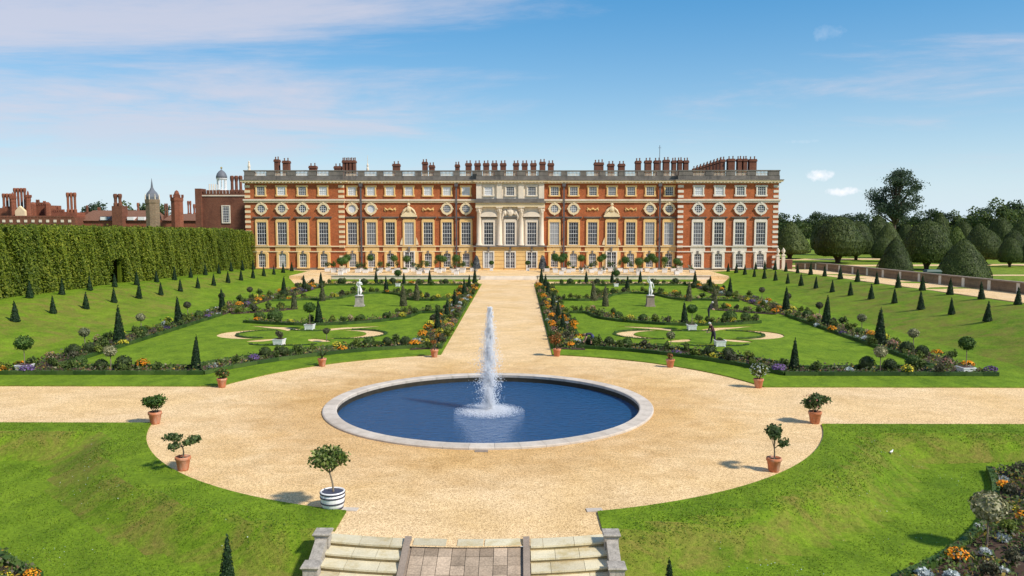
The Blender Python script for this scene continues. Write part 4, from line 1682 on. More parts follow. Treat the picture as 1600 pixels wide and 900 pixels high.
def edging(polylines, zf, parent):
    mb = MB().mat('box')
    cs = []
    for pl in polylines:
        for a, b in zip(pl[:-1], pl[1:]):
            l = math.hypot(b[0] - a[0], b[1] - a[1])
            k = max(1, int(l / 1.0))
            for q in range(k):
                p0 = (a[0] + (b[0] - a[0]) * q / k, a[1] + (b[1] - a[1]) * q / k)
                p1 = (a[0] + (b[0] - a[0]) * (q + 1) / k, a[1] + (b[1] - a[1]) * (q + 1) / k)
                dx, dy_ = (b[0] - a[0]) / l * .13, (b[1] - a[1]) / l * .13
                z0, z1 = zf(*p0), zf(*p1)
                hh = 0.24
                v_ = [(p0[0] - dy_, p0[1] + dx, z0 - .05), (p0[0] + dy_, p0[1] - dx, z0 - .05), (p1[0] + dy_, p1[1] - dx, z1 - .05), (p1[0] - dy_, p1[1] + dx, z1 - .05)]
                v_ += [(x, y, z + hh + .05) for x, y, z in v_]
                mb.add(v_, [(4, 5, 6, 7)[::-1], (0, 1, 5, 4), (1, 2, 6, 5), (2, 3, 7, 6), (3, 0, 4, 7)])
                n = int(l / k * 34)
                t_ = RNG.random(n)
                off = RNG.uniform(-1.15, 1.15, n)
                px_ = p0[0] + (p1[0] - p0[0]) * t_ - dy_ * off
                py_ = p0[1] + (p1[1] - p0[1]) * t_ + dx * off
                pz_ = (z0 + z1) / 2 + np.where(np.abs(off) > 0.95, RNG.uniform(0, hh, n), hh + RNG.uniform(-.02, .05, n))
                cs.append(np.stack([px_, py_, pz_], 1))
    if cs:
        c_ = np.concatenate(cs)
        mb.leaves(c_, np.tile((0, -.3, .8), (len(c_), 1)), 0.11, 0.8)
        mb.build('box_edging', parent)


# flower clump prototypes: a low leafy mound with blossom
def clump(name, base, bloom, w, h, nb, nf, seed, lift=0.04, fs_=0.10, ls=0.14):
    mb = MB().mat(base)
    rg = np.random.default_rng(seed)
    bushy_into(mb, w, h, nb, ls, seed, 5)
    if bloom:
        mb.mat(bloom)
        p, d = ball_pts(rg, nf * 2, w * .5, w * .5, h * .55, .2)
        k = d[:, 2] > -0.1
        p, d = p[k][:nf], d[k][:nf]
        p = p + np.array([0, 0, h * .45 + lift])
        d = d + np.array([0, -.3, .6])
        mb.leaves(p, d, fs_, 0.4, 0.9)
    return mb.mesh(name)


CL = {
    'orange_flowers': [clump('orange_flowers', 'shrub', 'orange', .85, .55, 190, 120, 101 + i) for i in range(2)],
    'yellow_flowers': [clump('yellow_flowers', 'shrub_lime', 'yellow', .8, .55, 170, 80, 111 + i) for i in range(2)],
    'purple_flowers': [clump('purple_flowers', 'shrub', 'purple', .85, .45, 120, 160, 121 + i) for i in range(2)],
    'silver_plant': [clump('silver_plant', 'silver', None, .70, .42, 260, 0, 131 + i) for i in range(2)],
    'pink_flowers': [clump('pink_flowers', 'shrub', 'pink', .7, .65, 170, 90, 141 + i) for i in range(2)],
    'green_shrub': [clump('green_shrub', 'shrub', None, 1.05, .85, 420, 0, 151 + i) for i in range(3)],
    'lime_shrub': [clump('lime_shrub', 'shrub_lime', None, 1.0, .8, 400, 0, 161 + i) for i in range(2)],
    'dark_shrub': [clump('dark_shrub', 'dusk_shrub', None, .95, .8, 400, 0, 171 + i) for i in range(2)],
}
WORDS = {
    'orange_flowers': ('clump of orange flowers', 'flowers'), 'yellow_flowers': ('clump of yellow flowers', 'flowers'),
    'purple_flowers': ('clump of purple flowers', 'flowers'), 'silver_plant': ('silvery white mound', 'plant'),
    'pink_flowers': ('pinkish flowering clump', 'flowers'), 'green_shrub': ('loose green shrub', 'shrub'),
    'lime_shrub': ('bright yellow-green shrub', 'shrub'), 'dark_shrub': ('dusky brown-green shrub', 'shrub'),
}
MIX = {
    'path': ['orange_flowers', 'yellow_flowers', 'pink_flowers', 'green_shrub', 'dark_shrub', 'lime_shrub', 'silver_plant', 'orange_flowers', 'green_shrub'],
    'front': ['green_shrub', 'orange_flowers', 'dark_shrub', 'green_shrub', 'silver_plant', 'lime_shrub', 'yellow_flowers', 'green_shrub', 'purple_flowers', 'green_shrub', 'lime_shrub'],
    'bank': ['orange_flowers', 'green_shrub', 'green_shrub', 'lime_shrub', 'dark_shrub', 'pink_flowers', 'lime_shrub', 'silver_plant', 'purple_flowers', 'yellow_flowers', 'green_shrub'],
    'ring': ['green_shrub', 'lime_shrub', 'green_shrub', 'lime_shrub', 'yellow_flowers', 'green_shrub', 'dark_shrub', 'green_shrub', 'pink_flowers', 'orange_flowers'],
    'near': ['silver_plant', 'orange_flowers', 'lime_shrub', 'orange_flowers', 'dark_shrub', 'silver_plant', 'yellow_flowers'],
}
STEP = {'path': 1.9, 'front': 2.3, 'bank': 2.3, 'ring': 1.7, 'ringside': 1.6, 'north': 2.0, 'back': 2.3, 'bankfar': 2.4, 'near': 1.15}

SPOTS = []     # places taken by clipped forms (x, y, radius)
SPEC = []      # clipped forms: (kind, x, y, scale, phrase, category, group)


def spec(kind, x, y, sc, phrase, cat, grp):
    SPEC.append((kind, x, y, sc, phrase, cat, grp))
    SPOTS.append((x, y, 0.55))


for s, side in ((-1, 'left'), (1, 'right')):
    for i, d in enumerate((70.5, 79.6, 90.5, 106, 116.5, 126.5)):
        spec('cone_m', s * (5.45 if i < 5 else 5.2), d, 0.92 + 0.03 * i, '%s dark yew cone from the fountain along the %s of the central path' % (ordn(i), side), 'yew cone', 'yew cones along the central path')
    for i, (x, d) in enumerate(((29.9, 63.5), (30.0, 75.0), (29.9, 86.0), (29.6, 107.6), (28.5, 114.0), (28.0, 121.5))):
        spec('cone_b' if i < 3 else 'cone_m', s * x, d, 1.0 if i < 3 else 1.08, '%s tall dark yew cone from the near end in the bed below the %s bank' % (ordn(i), side), 'yew cone', 'tall yew cones below the grass banks')
    spec('cone_b', s * 19.4, 52.2, 0.84, 'slim dark yew cone alone in the front bed %s of the fountain' % side, 'yew cone', 'slim yew cones in the front beds')
    spec('cone_m', s * 17.15, 75.9, 1.02, 'dark yew cone beside the citrus tub before the %s statue' % side, 'yew cone', 'yew cones round the statues')
    spec('cone_m', s * 16.4, 110.6, 1.0, 'dark yew cone standing behind the %s white statue' % side, 'yew cone', 'yew cones round the statues')
    for i, (x, d) in enumerate(((12.0, 124.6), (15.9, 124.2), (20.3, 127.5 if s < 0 else 129.0))):
        spec('cone_m', s * x, d if d < 126 else 124.9, 1.0, '%s dark yew cone from the path in the back bed on the %s' % (ordn(i), side), 'yew cone', 'yew cones in the back beds')
    for i, (x, d) in enumerate(((11.5, 92.3), (10.8, 99.0), (23.2, 89.4), (22.2, 98.4))):
        spec('obelisk', s * x, d, 1.0, '%s grey-green obelisk %s the %s white statue' % (('nearer', 'farther')[i % 2], ('on the path side of', 'on the bank side of')[i // 2], side), 'topiary', 'pale obelisks round the statues')
    for i, (x, d, sc) in enumerate(((25.45, 52.0, 1.0), (24.15, 52.3, 1.0))):
        spec('ball', s * x, d, sc, 'dark clipped ball, %s of the pair by the standard in the %s front bed' % (('outer', 'inner')[i], side), 'topiary ball', 'clipped balls in the front corner beds')
    for i, (x, d) in enumerate(((29.9, 59.0), (30.2, 57.4))):
        spec('ball', s * x, d, 0.95, 'dark clipped ball, %s of two at the near end below the %s bank' % (('farther', 'nearer')[i], side), 'topiary ball', 'clipped balls below the banks')
    for i, (x, d) in enumerate(((27.6, 53.4), (30.4, 68.5), (30.2, 80.4))):
        spec('ball_green', s * x, d, 0.9, '%s green clipped ball from the near corner by the %s bank' % (ordn(i), side), 'topiary ball', 'green balls by the banks')
    for i, (x, d) in enumerate(((8.6, 62.9), (7.2, 62.9), (9.9, 62.3), (16.3, 57.2), (15.2, 57.8))):
        spec('ball' if i != 2 else 'ball_green', s * x, d - 0.4, (0.85, 0.95, 0.8, 1.0, 0.95)[i], '%s clipped ball from the path, front bed %s of the fountain' % (ordn((1, 0, 2, 4, 3)[i]), side), 'topiary ball', 'clipped balls in the front arcs')
    for i, (x, d) in enumerate(((11.5, 80.2), (13.6, 78.0), (21.8, 77.6), (23.6, 78.6))):
        spec('ball_green', s * x, d, (0.8, 0.8, 1.25, 0.95)[i], '%s green clipped ball from the path in the bed before the %s statue' % (ordn(i), side), 'topiary ball', 'green balls before the statues')
    for i, (x, d) in enumerate(((9.5, 124), (13.6, 124), (17.6, 124), (22, 124), (25.5, 124))):
        spec('ball', s * x, d, 1.1, '%s dark clipped ball from the path in the back bed on the %s' % (ordn(i), side), 'topiary ball', 'dark balls in the back beds')
    for i, (x, d) in enumerate(((27.5, 112), (26.9, 117.5), (28.2, 103))):
        spec('ball', s * x, d, 1.0, '%s dark clipped ball from the near end in the far bed by the %s bank' % (ordn(i), side), 'topiary ball', 'dark balls in the far beds')

for kind, x, y, sc, ph, cat, grp in SPEC:
    plant(kind, x, y, lawn_z(x, y) + 0.02, ph, cat, grp, sc)
SPOTS.append((21.6, 30.3, .6))
plant('ball', 21.6, 30.3, -0.88, 'dark clipped ball at the right edge in the near bed', 'topiary ball', None, 1.35)


# standards: pale clipped heads on thin stems
def standard(x, y, z, h, label, head='std_head', sc=1.0, grp='standard shrubs with clipped heads'):
    e = empty('standard_shrub', (x, y, z))
    tag(e, label, 'standard shrub', grp)
    t_ = link('trunk', MS['std_stem'], e)
    t_.scale = (1.2, 1.2, h / 1.25)
    c_ = link('crown', MS[head], e, (0, 0, h))
    c_.scale = (sc, sc, sc)
    c_.rotation_euler = (0, 0, random.random() * 6)
    SPOTS.append((x, y, 0.4))
    return e


for s, side in ((-1, 'left'), (1, 'right')):
    standard(s * 24.8, 51.9, 0.06, 1.30, 'pale standard shrub between two dark balls in the %s front bed' % side)
    for i, (x, d, h) in enumerate(((31.0, 60.4, 1.35), (31.2, 70.0, 1.35), (31.4, 80.5, 1.35), (31.6, 90.5, 1.35), (31.4, 99.5, 1.3))):
        standard(s * x, d, 0.06, h, '%s standard shrub from the near end beside the %s bank' % (ordn(i), side), 'std_head' if i < 2 else 'std_head_dark', 0.95)
standard(16.65, 25.6, -0.86, 1.45, 'large silvery standard shrub in the bottom right flower bed', 'std_head', 1.28, None)

# beds with soil, edging, ground cover and clumps
counts = {}
for phrase, poly, edges_, typ, s in BEDS:
    near = typ == 'near'
    zf = near_z if near else lawn_z
    e = empty('flower_bed', (0, 0, 0))
    tag(e, 'planted ' + phrase if 'bed' in phrase else phrase, 'flower bed', 'flower beds of the garden')
    P_ = np.array(poly)
    area = 0.5 * abs(np.dot(P_[:, 0], np.roll(P_[:, 1], 1)) - np.dot(P_[:, 1], np.roll(P_[:, 0], 1)))
    pp = list(poly)
    so = patch('soil', pp if sum((pp[i][0] - pp[i - 1][0]) * (pp[i][1] + pp[i - 1][1]) for i in range(len(pp))) < 0 else pp[::-1], lambda x, y: zf(x, y) + 0.035, 1.3, 'soil', skirt=0.05)
    del so['kind']
    so.parent = e
    edging(edges_, zf, e)
    # low bedding plants
    x0, y0 = P_.min(0)
    x1, y1 = P_.max(0)
    n = int((x1 - x0) * (y1 - y0) * (110 if near else 40))
    n = min(n, 60000)
    X = RNG.uniform(x0, x1, n)
    Y = RNG.uniform(y0, y1, n)
    ok = np.array([pip(a, b, poly) for a, b in zip(X, Y)])
    X, Y = X[ok], Y[ok]
    nn = np.array([noise.noise(Vector((a * .9, b * .9, 4))) for a, b in zip(X, Y)])
    kk = nn > (-0.2 if near else -0.25)
    X, Y, nn = X[kk], Y[kk], nn[kk]
    Zb = np.array([zf(a, b) for a, b in zip(X, Y)])
    hgt = np.clip(0.30 + 0.5 * nn, 0.08, 0.6)
    C_ = np.stack([X, Y, Zb + 0.05 + hgt * RNG.random(len(X))], 1)
    mb = MB().mat('bedding')
    mb.leaves(C_, np.tile((0, -.4, .8), (len(C_), 1)), 0.14 if near else 0.19, 0.8)
    o = mb.build('bedding_plants')
    tag(o, 'low mixed bedding plants in the ' + phrase, 'bedding', None, 'stuff')
    # single clumps, set out in a staggered line
    mixk = {'path': 'path', 'front': 'front', 'bank': 'bank', 'bankfar': 'bank', 'near': 'near'}.get(typ, 'ring')
    rnd = random.Random(hash(typ) % 1 + len(phrase) * 7 + (1 if s > 0 else 0))
    placed = []
    tries = int(area * 9)
    for _ in range(tries):
        x, y = rnd.uniform(x0, x1), rnd.uniform(y0, y1)
        if not pip(x, y, poly):
            continue
        if any((x - a) ** 2 + (y - b) ** 2 < (r_ + 0.42) ** 2 for a, b, r_ in SPOTS):
            continue
        if any((x - a) ** 2 + (y - b) ** 2 < (STEP[typ] * 0.62) ** 2 for a, b in placed):
            continue
        placed.append((x, y))
    placed.sort(key=lambda p: p[1] + abs(p[0]) * 0.01 if typ not in ('front', 'ring', 'north', 'back', 'ringside') else abs(p[0]))
    cnt = {}
    frm = {'front': 'from the path', 'ring': 'from the path', 'north': 'from the path', 'back': 'from the path', 'ringside': 'from the path'}.get(typ, 'from the front')
    for x, y in placed:
        kk_ = rnd.choice(MIX[mixk])
        me = rnd.choice(CL[kk_])
        i = cnt.get(kk_, 0)
        cnt[kk_] = i + 1
        o = link(kk_, me, None, (x, y, zf(x, y) + 0.02))
        sc = rnd.uniform(.75, 1.15) * (0.82 if near else 1.0)
        o.scale = (sc, sc, sc * rnd.uniform(.85, 1.15))
        o.rotation_euler = (0, 0, rnd.random() * 6.28)
        w_, cat = WORDS[kk_]
        tag(o, '%s %s %s, %s' % (ordn(i), w_, frm, phrase), cat, w_ + ' in the ' + phrase)
    # low dark box lines round the scrolls come with the front beds
for s, side in ((-1, 'left'), (1, 'right')):
    e = empty('scroll_hedging', (0, 0, 0))
    tag(e, 'low dark box lines of the scrollwork on the %s parterre lawn' % side, 'hedge', 'scrollwork box lines')
    ln = []
    for h in scroll[:2]:
        k = len(h) // 2
        ln.append([(s * x, y) for x, y in h[k + 3:-3]])
    ln.append([(s * (17 + 1.7 * math.cos(a)), 72.2 + 0.9 * math.sin(a)) for a in np.linspace(PI, 2 * PI, 10)])
    ln.append([(s * (17 + 2.6 * math.cos(a)), 63.6 + 0.9 * math.sin(a)) for a in np.linspace(PI, 2 * PI, 12)])
    _old = MB.leaves
    edging(ln, lambda x, y: lawn_z(x, y) - 0.19, e)


# ---- tubs and pots -----------------------------------------------------------
def pot_mesh(name, w, h, mk):
    mb = MB().mat(mk)
    r = w / 2
    mb.lathe([(r * .62, 0), (r * .66, h * .08), (r * .70, h * .12), (r * .88, h * .74), (r * .96, h * .78), (r * 1.0, h * .80), (r * 1.0, h * .97), (r * .95, h), (r * .82, h), (r * .80, h * .86)], 18)
    return mb.mesh(name, True)


MS['pot'] = pot_mesh('pot', .60, .55, 'terracotta')
MS['pot_soil'] = MB().mat('soil').lathe([(.24, .44), (.235, .475), (.05, .49)], 12).mesh('soil')
MS['small_white'] = pot_mesh('pot', .55, .48, 'white_paint')


def potted(x, y, z, label, builder, sc=1.0, grp='terracotta pots round the fountain', potk='pot'):
    e = empty('potted_plant', (x, y, z), random.random() * 6)
    tag(e, label, 'potted plant', grp)
    p = link('pot', MS[potk], e)
    p.scale = (sc, sc, sc)
    q = link('soil', MS['pot_soil'], e)
    q.scale = (sc, sc, sc)
    builder(e, .50 * sc)
    return e


def b_bush(mk, w, h, n, ls, seed, stem=0.15, bloom=None, nf=0):
    def f(e, z):
        mb = MB().mat(mk)
        bushy_into(mb, w, h, n, ls, seed, 9, (0, 0, z + stem))
        if bloom:
            rg = np.random.default_rng(seed)
            mb.mat(bloom)
            p, d = ball_pts(rg, nf, w * .46, w * .46, h * .42, .15)
            mb.leaves(p + np.array([0, 0, z + stem + h * .55]), d, .085, .4, .9)
        mb.build('foliage', e)
        tk = MB().mat('bark')
        for k in range(4):
            a = k * 1.6 + seed
            tk.tube([(0, 0, z - .08), (.05 * math.cos(a), .05 * math.sin(a), z + stem * .6), (w * .28 * math.cos(a), w * .28 * math.sin(a), z + stem + h * .55)], [.03, .022, .008], 5)
        tk.build('stem', e)
    return f


def b_tree(mk, hs_, w, h, n, ls, seed, lobes=6):
    def f(e, z):
        rg = np.random.default_rng(seed)
        tk = MB().mat('bark_pale')
        tk.tube([(0, 0, z - .08), (.03, .02, z + hs_ * .5), (0, 0, z + hs_)], [.035, .03, .026], 6)
        mb = MB().mat(mk)
        for k in range(lobes):
            a = 2 * PI * k / lobes + rg.random()
            q = .34 * w * (0.5 + rg.random() * .6)
            c_ = (q * math.cos(a), q * math.sin(a), z + hs_ + h * (.25 + .6 * rg.random()))
            tk.tube([(0, 0, z + hs_), (c_[0] * .5, c_[1] * .5, (z + hs_ + c_[2]) / 2), c_], [.02, .014, .006], 5)
            ball_into(mb, w * .2, h * .25, n // lobes, ls, c_, seed + k, .7, 0, 1.0, .2)
        tk.build('trunk', e)
        mb.build('foliage', e)
    return f


def b_palm(seed):
    def f(e, z):
        rg = np.random.default_rng(seed)
        mb = MB().mat('olive')
        for k in range(26):
            a = rg.random() * 2 * PI
            l = rg.uniform(.5, .8)
            up = rg.uniform(.25, .9)
            p0 = np.array((0, 0, z + .12))
            p1 = p0 + np.array((math.cos(a) * l * .5, math.sin(a) * l * .5, up * l * .8))
            p2 = p0 + np.array((math.cos(a) * l, math.sin(a) * l, up * l))
            sd = np.array((-math.sin(a), math.cos(a), 0)) * .045
            mb.add([p0 - sd * .4, p0 + sd * .4, p1 + sd, p1 - sd, p2], [(0, 1, 2, 3), (3, 2, 4)])
        mb.build('fronds', e)
        MB().mat('bark').tube([(0, 0, z - .1), (0, 0, z + .2)], [.06, .05], 6).build('trunk', e)
    return f


potted(-15.8, 47.0, 0, 'bushy plant in a terracotta pot at the left grass corner', b_bush('shrub', 1.05, .62, 700, .13, 5, .02, 'red_leaf', 60))
potted(-11.6, 54.0, 0, 'spiky palm in a terracotta pot at the left grass edge', b_palm(6))
potted(-4.45, 57.8, 0, 'bare little reddish plant in a pot left of the central path', b_bush('red_leaf', .75, .45, 240, .12, 7, .35))
potted(4.35, 58.2, 0, 'round reddish-orange shrub in a pot right of the central path', b_bush('red_leaf', 1.25, 1.0, 1000, .13, 8, .25))
potted(11.7, 53.8, 0, 'low dark sprig in a terracotta pot at the right grass edge', b_bush('red_leaf', .7, .4, 220, .12, 9, .05))
potted(15.6, 47.1, 0, 'white-flowered bush in a terracotta pot at the right grass corner', b_bush('citrus_light', 1.25, .95, 800, .14, 10, .05, 'silver', 170))
potted(15.85, 38.7, 0, 'leafy spreading bush in a pot at the right end of the round', b_bush('olive', 1.45, .85, 1300, .14, 12, .08, 'pink', 40), 1.08)
potted(11.5, 31.1, 0, 'small upright tree in a pot on the gravel, right of the pool', b_tree('olive', .42, 1.2, .85, 640, .14, 13))
potted(-15.9, 38.4, 0, 'dense green bush in a pot at the left end of the round', b_bush('citrus', 1.35, .85, 1300, .14, 14, .05), 1.08)
potted(-11.55, 31.1, 0, 'small forked tree in a pot on the gravel, left of the pool', b_tree('olive', .42, 1.4, .62, 680, .14, 15))

# white barrel with dark hoops and its citrus tree
e = empty('barrel_tree', (-4.75, 26.95, 0))
tag(e, 'round citrus tree in a white barrel with dark hoops near the steps', 'potted tree')
mb = MB().mat('white_paint')
mb.lathe([(.31, 0), (.34, .12), (.37, .30), (.375, .55), (.345, .555), (.33, .46)], 24)
bar = mb.build('barrel', e, smooth=True)
for z, r_ in ((.03, .325), (.20, .362), (.38, .382), (.50, .384)):
    hm = MB().mat('hoop')
    hm.lathe([(r_ - .03, z - .022), (r_ + .006, z - .022), (r_ + .008, z + .022), (r_ - .03, z + .022)], 24)
    hm.build('hoop', bar)
MB().mat('soil').lathe([(.335, .44), (.33, .485), (.05, .50)], 16).build('soil', e)
tk = MB().mat('bark_pale').tube([(0.03, 0, .45), (.0, .02, .8), (-.08, 0, 1.15)], [.035, .028, .026], 7)
for k in range(7):
    a = k * .9
    tk.tube([(-.08, 0, 1.12), (-.08 + .25 * math.cos(a), .25 * math.sin(a), 1.35), (-.08 + .5 * math.cos(a), .5 * math.sin(a), 1.55 + .1 * (k % 3))], [.02, .013, .005], 5)
tk.build('trunk', e)
mb = MB().mat('citrus_light')
rg = np.random.default_rng(77)
for k in range(16):
    a = k * 2.4
    q = math.sqrt((k + .5) / 16)
    ball_into(mb, .24, .22, 85, .12, (-.08 + .52 * q * math.cos(a), .52 * q * math.sin(a), 1.58 + .24 * (1 - q * q) * (1 if k % 2 else -.5)), 300 + k, .6, 0, 1.0, .2)
mb.build('foliage', e)
e.scale = (1.1, 1.1, 1.08)


def citrus_tub(x, y, z, label, head=True, hh=1.55, hw=.58, tw=.40, th=.42, mk='citrus', grp='citrus trees in white tubs', seed=3, cat='potted tree'):
    e = empty('tub_tree', (x, y, z), random.uniform(-.1, .1))
    tag(e, label, cat, grp)
    mb = MB().mat('white_paint')
    mb.frustum(0, 0, 0.03, th, tw * .84, tw * .84, tw, tw)
    mb.frustum(0, 0, th, th + .05, tw * 1.06, tw * 1.06, tw * 1.06, tw * 1.06)
    for sx in (-1, 1):
        for sy in (-1, 1):
            mb.box(sx * tw * .8 - .04, sx * tw * .8 + .04, sy * tw * .8 - .04, sy * tw * .8 + .04, 0, .08)
    mb.build('tub', e)
    MB().mat('soil').frustum(0, 0, th + .051, th + .07, tw * .9, tw * .9, tw * .8, tw * .8).build('soil', e)
    if head:
        MB().mat('bark_pale').tube([(0, 0, th), (.02, 0, th + .5), (0, 0, th + hh)], [.035, .03, .025], 6).build('trunk', e)
        mb = MB().mat(mk)
        ball_into(mb, hw, hw * .85, 800, .13, (0, 0, th + hh), seed, .3, .72, .7)
        mb.build('crown', e)
    else:
        mb = MB().mat(mk)
        bushy_into(mb, hw * 2, hh, 420, .13, seed, 6, (0, 0, th))
        mb.build('foliage', e)
    return e


citrus_tub(-30.2, 51.6, .06, 'round green citrus tree in a white tub at the left corner of the garden', hh=1.45, seed=81)
citrus_tub(29.9, 51.2, .06, 'round green citrus tree in a white tub at the right corner of the garden', hh=1.55, hw=.52, seed=82)
citrus_tub(-17.1, 72.3, .06, 'round green citrus tree in a white tub before the left statue', hh=1.55, seed=83)
citrus_tub(17.05, 72.3, .06, 'round green citrus tree in a white tub before the right statue', hh=1.45, hw=.5, seed=84)
citrus_tub(-17.15, 63.1, .06, 'low white tub with thin shrub on the left scroll lawn', head=False, hh=.8, hw=.4, mk='dusk_shrub', seed=85)
citrus_tub(17.2, 62.7, .06, 'low white tub beside a gardener on the right scroll lawn', head=False, hh=.3, hw=.3, mk='shrub', seed=86)
citrus_tub(16.1, 120.6, .06, 'small white tub on the lawn behind the right statue', hh=1.6, hw=.6, tw=.32, seed=87)
citrus_tub(-16.3, 120.6, .06, 'small white tub on the lawn behind the left statue', hh=1.6, hw=.6, tw=.32, seed=88)
standard(-13.9, 65.0, .06, .85, 'small pale standard on the left scroll lawn', 'std_head_dark', .7, None)
standard(13.5, 63.3, .06, .75, 'small pale standard on the right scroll lawn', 'std_head', .85, None)

# plants set out on the palace terrace
kinds = ['round', 'bush', 'agave', 'bush', 'bush', 'round', 'bush', 'low']
rnd = random.Random(4)
AG = {}
for k in range(2):
    mb = MB().mat('agave')
    rg = np.random.default_rng(400 + k)
    for q in range(24):
        a = rg.random() * 2 * PI
        l = rg.uniform(.6, 1.0)
        up = rg.uniform(.3, 1.3)
        p0 = np.array((0, 0, .45))
        p2 = p0 + np.array((math.cos(a) * l * .8, math.sin(a) * l * .8, up * l))
        p1 = (p0 + p2) / 2 + np.array((0, 0, .1))
        sd = np.array((-math.sin(a), math.cos(a), 0)) * .09
        mb.add([p0 - sd * .5, p0 + sd * .5, p1 + sd, p1 - sd, p2], [(0, 1, 2, 3), (3, 2, 4)])
    AG[k] = mb.mesh('leaves')
for s, side in ((-1, 'left'), (1, 'right')):
    idx = 0
    for row, (yy, x0, x1, st) in enumerate(((148.0, 6.8, 33.5, 1.4), (144.2, 8.0, 32.5, 2.1), (139.5, 9.0, 32, 6.1))):
        x = x0
        i = 0
        while x < x1:
            k = rnd.choice(kinds)
            xx, y = s * (x + rnd.uniform(-.3, .3)), yy + rnd.uniform(-.8, .8)
            lab = '%s from the centre, %s row, %s half of palace terrace' % (ordn(i), ('back', 'middle', 'front')[row], side)
            grp = 'potted plants on the palace terrace'
            if k == 'round':
                citrus_tub(xx, y, .6, 'white tub with round tree, ' + lab, hh=rnd.uniform(1.5, 2.3), hw=rnd.uniform(.65, .95), tw=.42, th=.62, grp=grp, seed=rnd.randrange(999))
            elif k == 'bush':
                citrus_tub(xx, y, .6, 'white tub with bushy shrub, ' + lab, head=False, hh=rnd.uniform(1.0, 1.9), hw=rnd.uniform(.6, .95), tw=.46, th=.62, mk=rnd.choice(['citrus', 'shrub', 'olive', 'shrub_lime']), grp=grp, seed=rnd.randrange(999), cat='potted plant')
            elif k == 'low':
                citrus_tub(xx, y, .6, 'white tub with low greenery, ' + lab, head=False, hh=.5, hw=.5, tw=.48, th=.55, mk='shrub_lime', grp=grp, seed=rnd.randrange(999), cat='potted plant')
            else:
                e = empty('agave_pot', (xx, y, .6), rnd.random() * 6)
                tag(e, 'white pot with spiky agave, ' + lab, 'potted plant', grp)
                p = link('pot', MS['small_white'], e)
                p.scale = (1.3, 1.3, 1.1)
                link('leaves', AG[rnd.randrange(2)], e)
            x += st * rnd.uniform(.8, 1.2)
            i += 1
    # grey-blue spires flanking the centre
    e = empty('blue_spire', (s * 6.05, 148.5, .6))
    tag(e, 'grey-blue spire of foliage in a pot, %s of the palace centre' % side, 'potted plant', 'grey spires by the palace centre')
    link('pot', MS['small_white'], e).scale = (1.5, 1.5, 1.2)
    cm = cone_mesh('foliage', 2.5, .75, 700, .3, 'blue_spire', .4, 55)
    link('foliage', cm, e, (0, 0, .5))
    for i, xx in enumerate((3.35,)):
        citrus_tub(s * xx, 150.2, .6, 'small round tree in a white pot beside the %s of the central door' % side, hh=1.0, hw=.5, tw=.3, th=.5, grp='potted trees at the central door', seed=66)

# ---- blades of grass on the near lawns ------------------------------------------
for s, side in ((-1, 'left'), (1, 'right')):
    n = 90000
    X = RNG.uniform(3.5, 30, n)
    Y = RNG.uniform(20.5, 38.4, n)
    r_ = np.hypot(X - PX, Y - PY)
    ok = (r_ > RC + .02) & ((X > 4.75) | (r_ < 18.2)) & (X > 4.22)
    ok &= np.abs((X - 1.54 * s) / (Y + .5)) < 0.68
    r2 = (r_ > 23.2) & (r_ < 27.5) & (Y < 33.9) 
    ok &= ~r2
    X, Y = X[ok], Y[ok]
    nn = np.array([noise.noise(Vector((a * .55 * s, b * .55, 9))) for a, b in zip(X, Y)])
    k = nn + RNG.normal(0, .25, len(X)) > -.2
    X, Y = X[k] * s, Y[k]
    Z = np.array([near_z(a, b) for a, b in zip(X, Y)])
    m_ = len(X)
    h = RNG.uniform(.02, .05, m_)
    a = RNG.random(m_) * 2 * PI
    w = RNG.uniform(.012, .03, m_)
    lx, ly = RNG.normal(0, .03, m_), RNG.normal(0, .03, m_)
    v = np.stack([np.stack([X - w * np.cos(a), Y - w * np.sin(a), Z - .01], 1), np.stack([X + w * np.cos(a), Y + w * np.sin(a), Z - .01], 1), np.stack([X + lx, Y + ly, Z + h], 1)], 1).reshape(-1, 3)
    me = bpy.data.meshes.new('grass_blades')
    me.vertices.add(m_ * 3)
    me.vertices.foreach_set('co', v.astype(np.float32).ravel())
    me.loops.add(m_ * 3)
    me.loops.foreach_set('vertex_index', np.arange(m_ * 3, dtype=np.int32))
    me.polygons.add(m_)
    me.polygons.foreach_set('loop_start', np.arange(0, m_ * 3, 3, dtype=np.int32))
    me.polygons.foreach_set('loop_total', np.full(m_, 3, dtype=np.int32))
    me.update(calc_edges=True)
    me.materials.append(M['blades'])
    tag(link('grass_blades', me), 'short blades of grass on the near %s lawn' % side, 'grass', None, 'stuff')
    n = 130
    X = RNG.uniform(5, 24, n * 6)
    Y = RNG.uniform(22, 36, n * 6)
    r_ = np.hypot(X, Y - PY)
    nn = np.array([noise.noise(Vector((p * .35 * s, q * .35, 3))) for p, q in zip(X, Y)])
    ok = (r_ > RC + 2) & (r_ < 23) & (nn > .15)
    X, Y = X[ok][:n] * s, Y[ok][:n]
    C_ = np.stack([X, Y, np.array([near_z(p, q) for p, q in zip(X, Y)]) + .06], 1)
    o = MB().mat('silver').leaves(C_, np.tile((0, -.3, 1), (len(C_), 1)), .03, .2, 1.0).build('daisies')
    tag(o, 'scattered white daisies in the near %s lawn' % side, 'daisies', None, 'stuff')

# ================================================================== beyond the garden
def gx(px, d):
    """world x of something seen at photo column px standing d metres off"""
    return 1.54 + d * ((px - 800) / 1273.0 - 0.0073)


def gzz(py, d):
    return 9.7 + d * (346 - py) / 1273.0


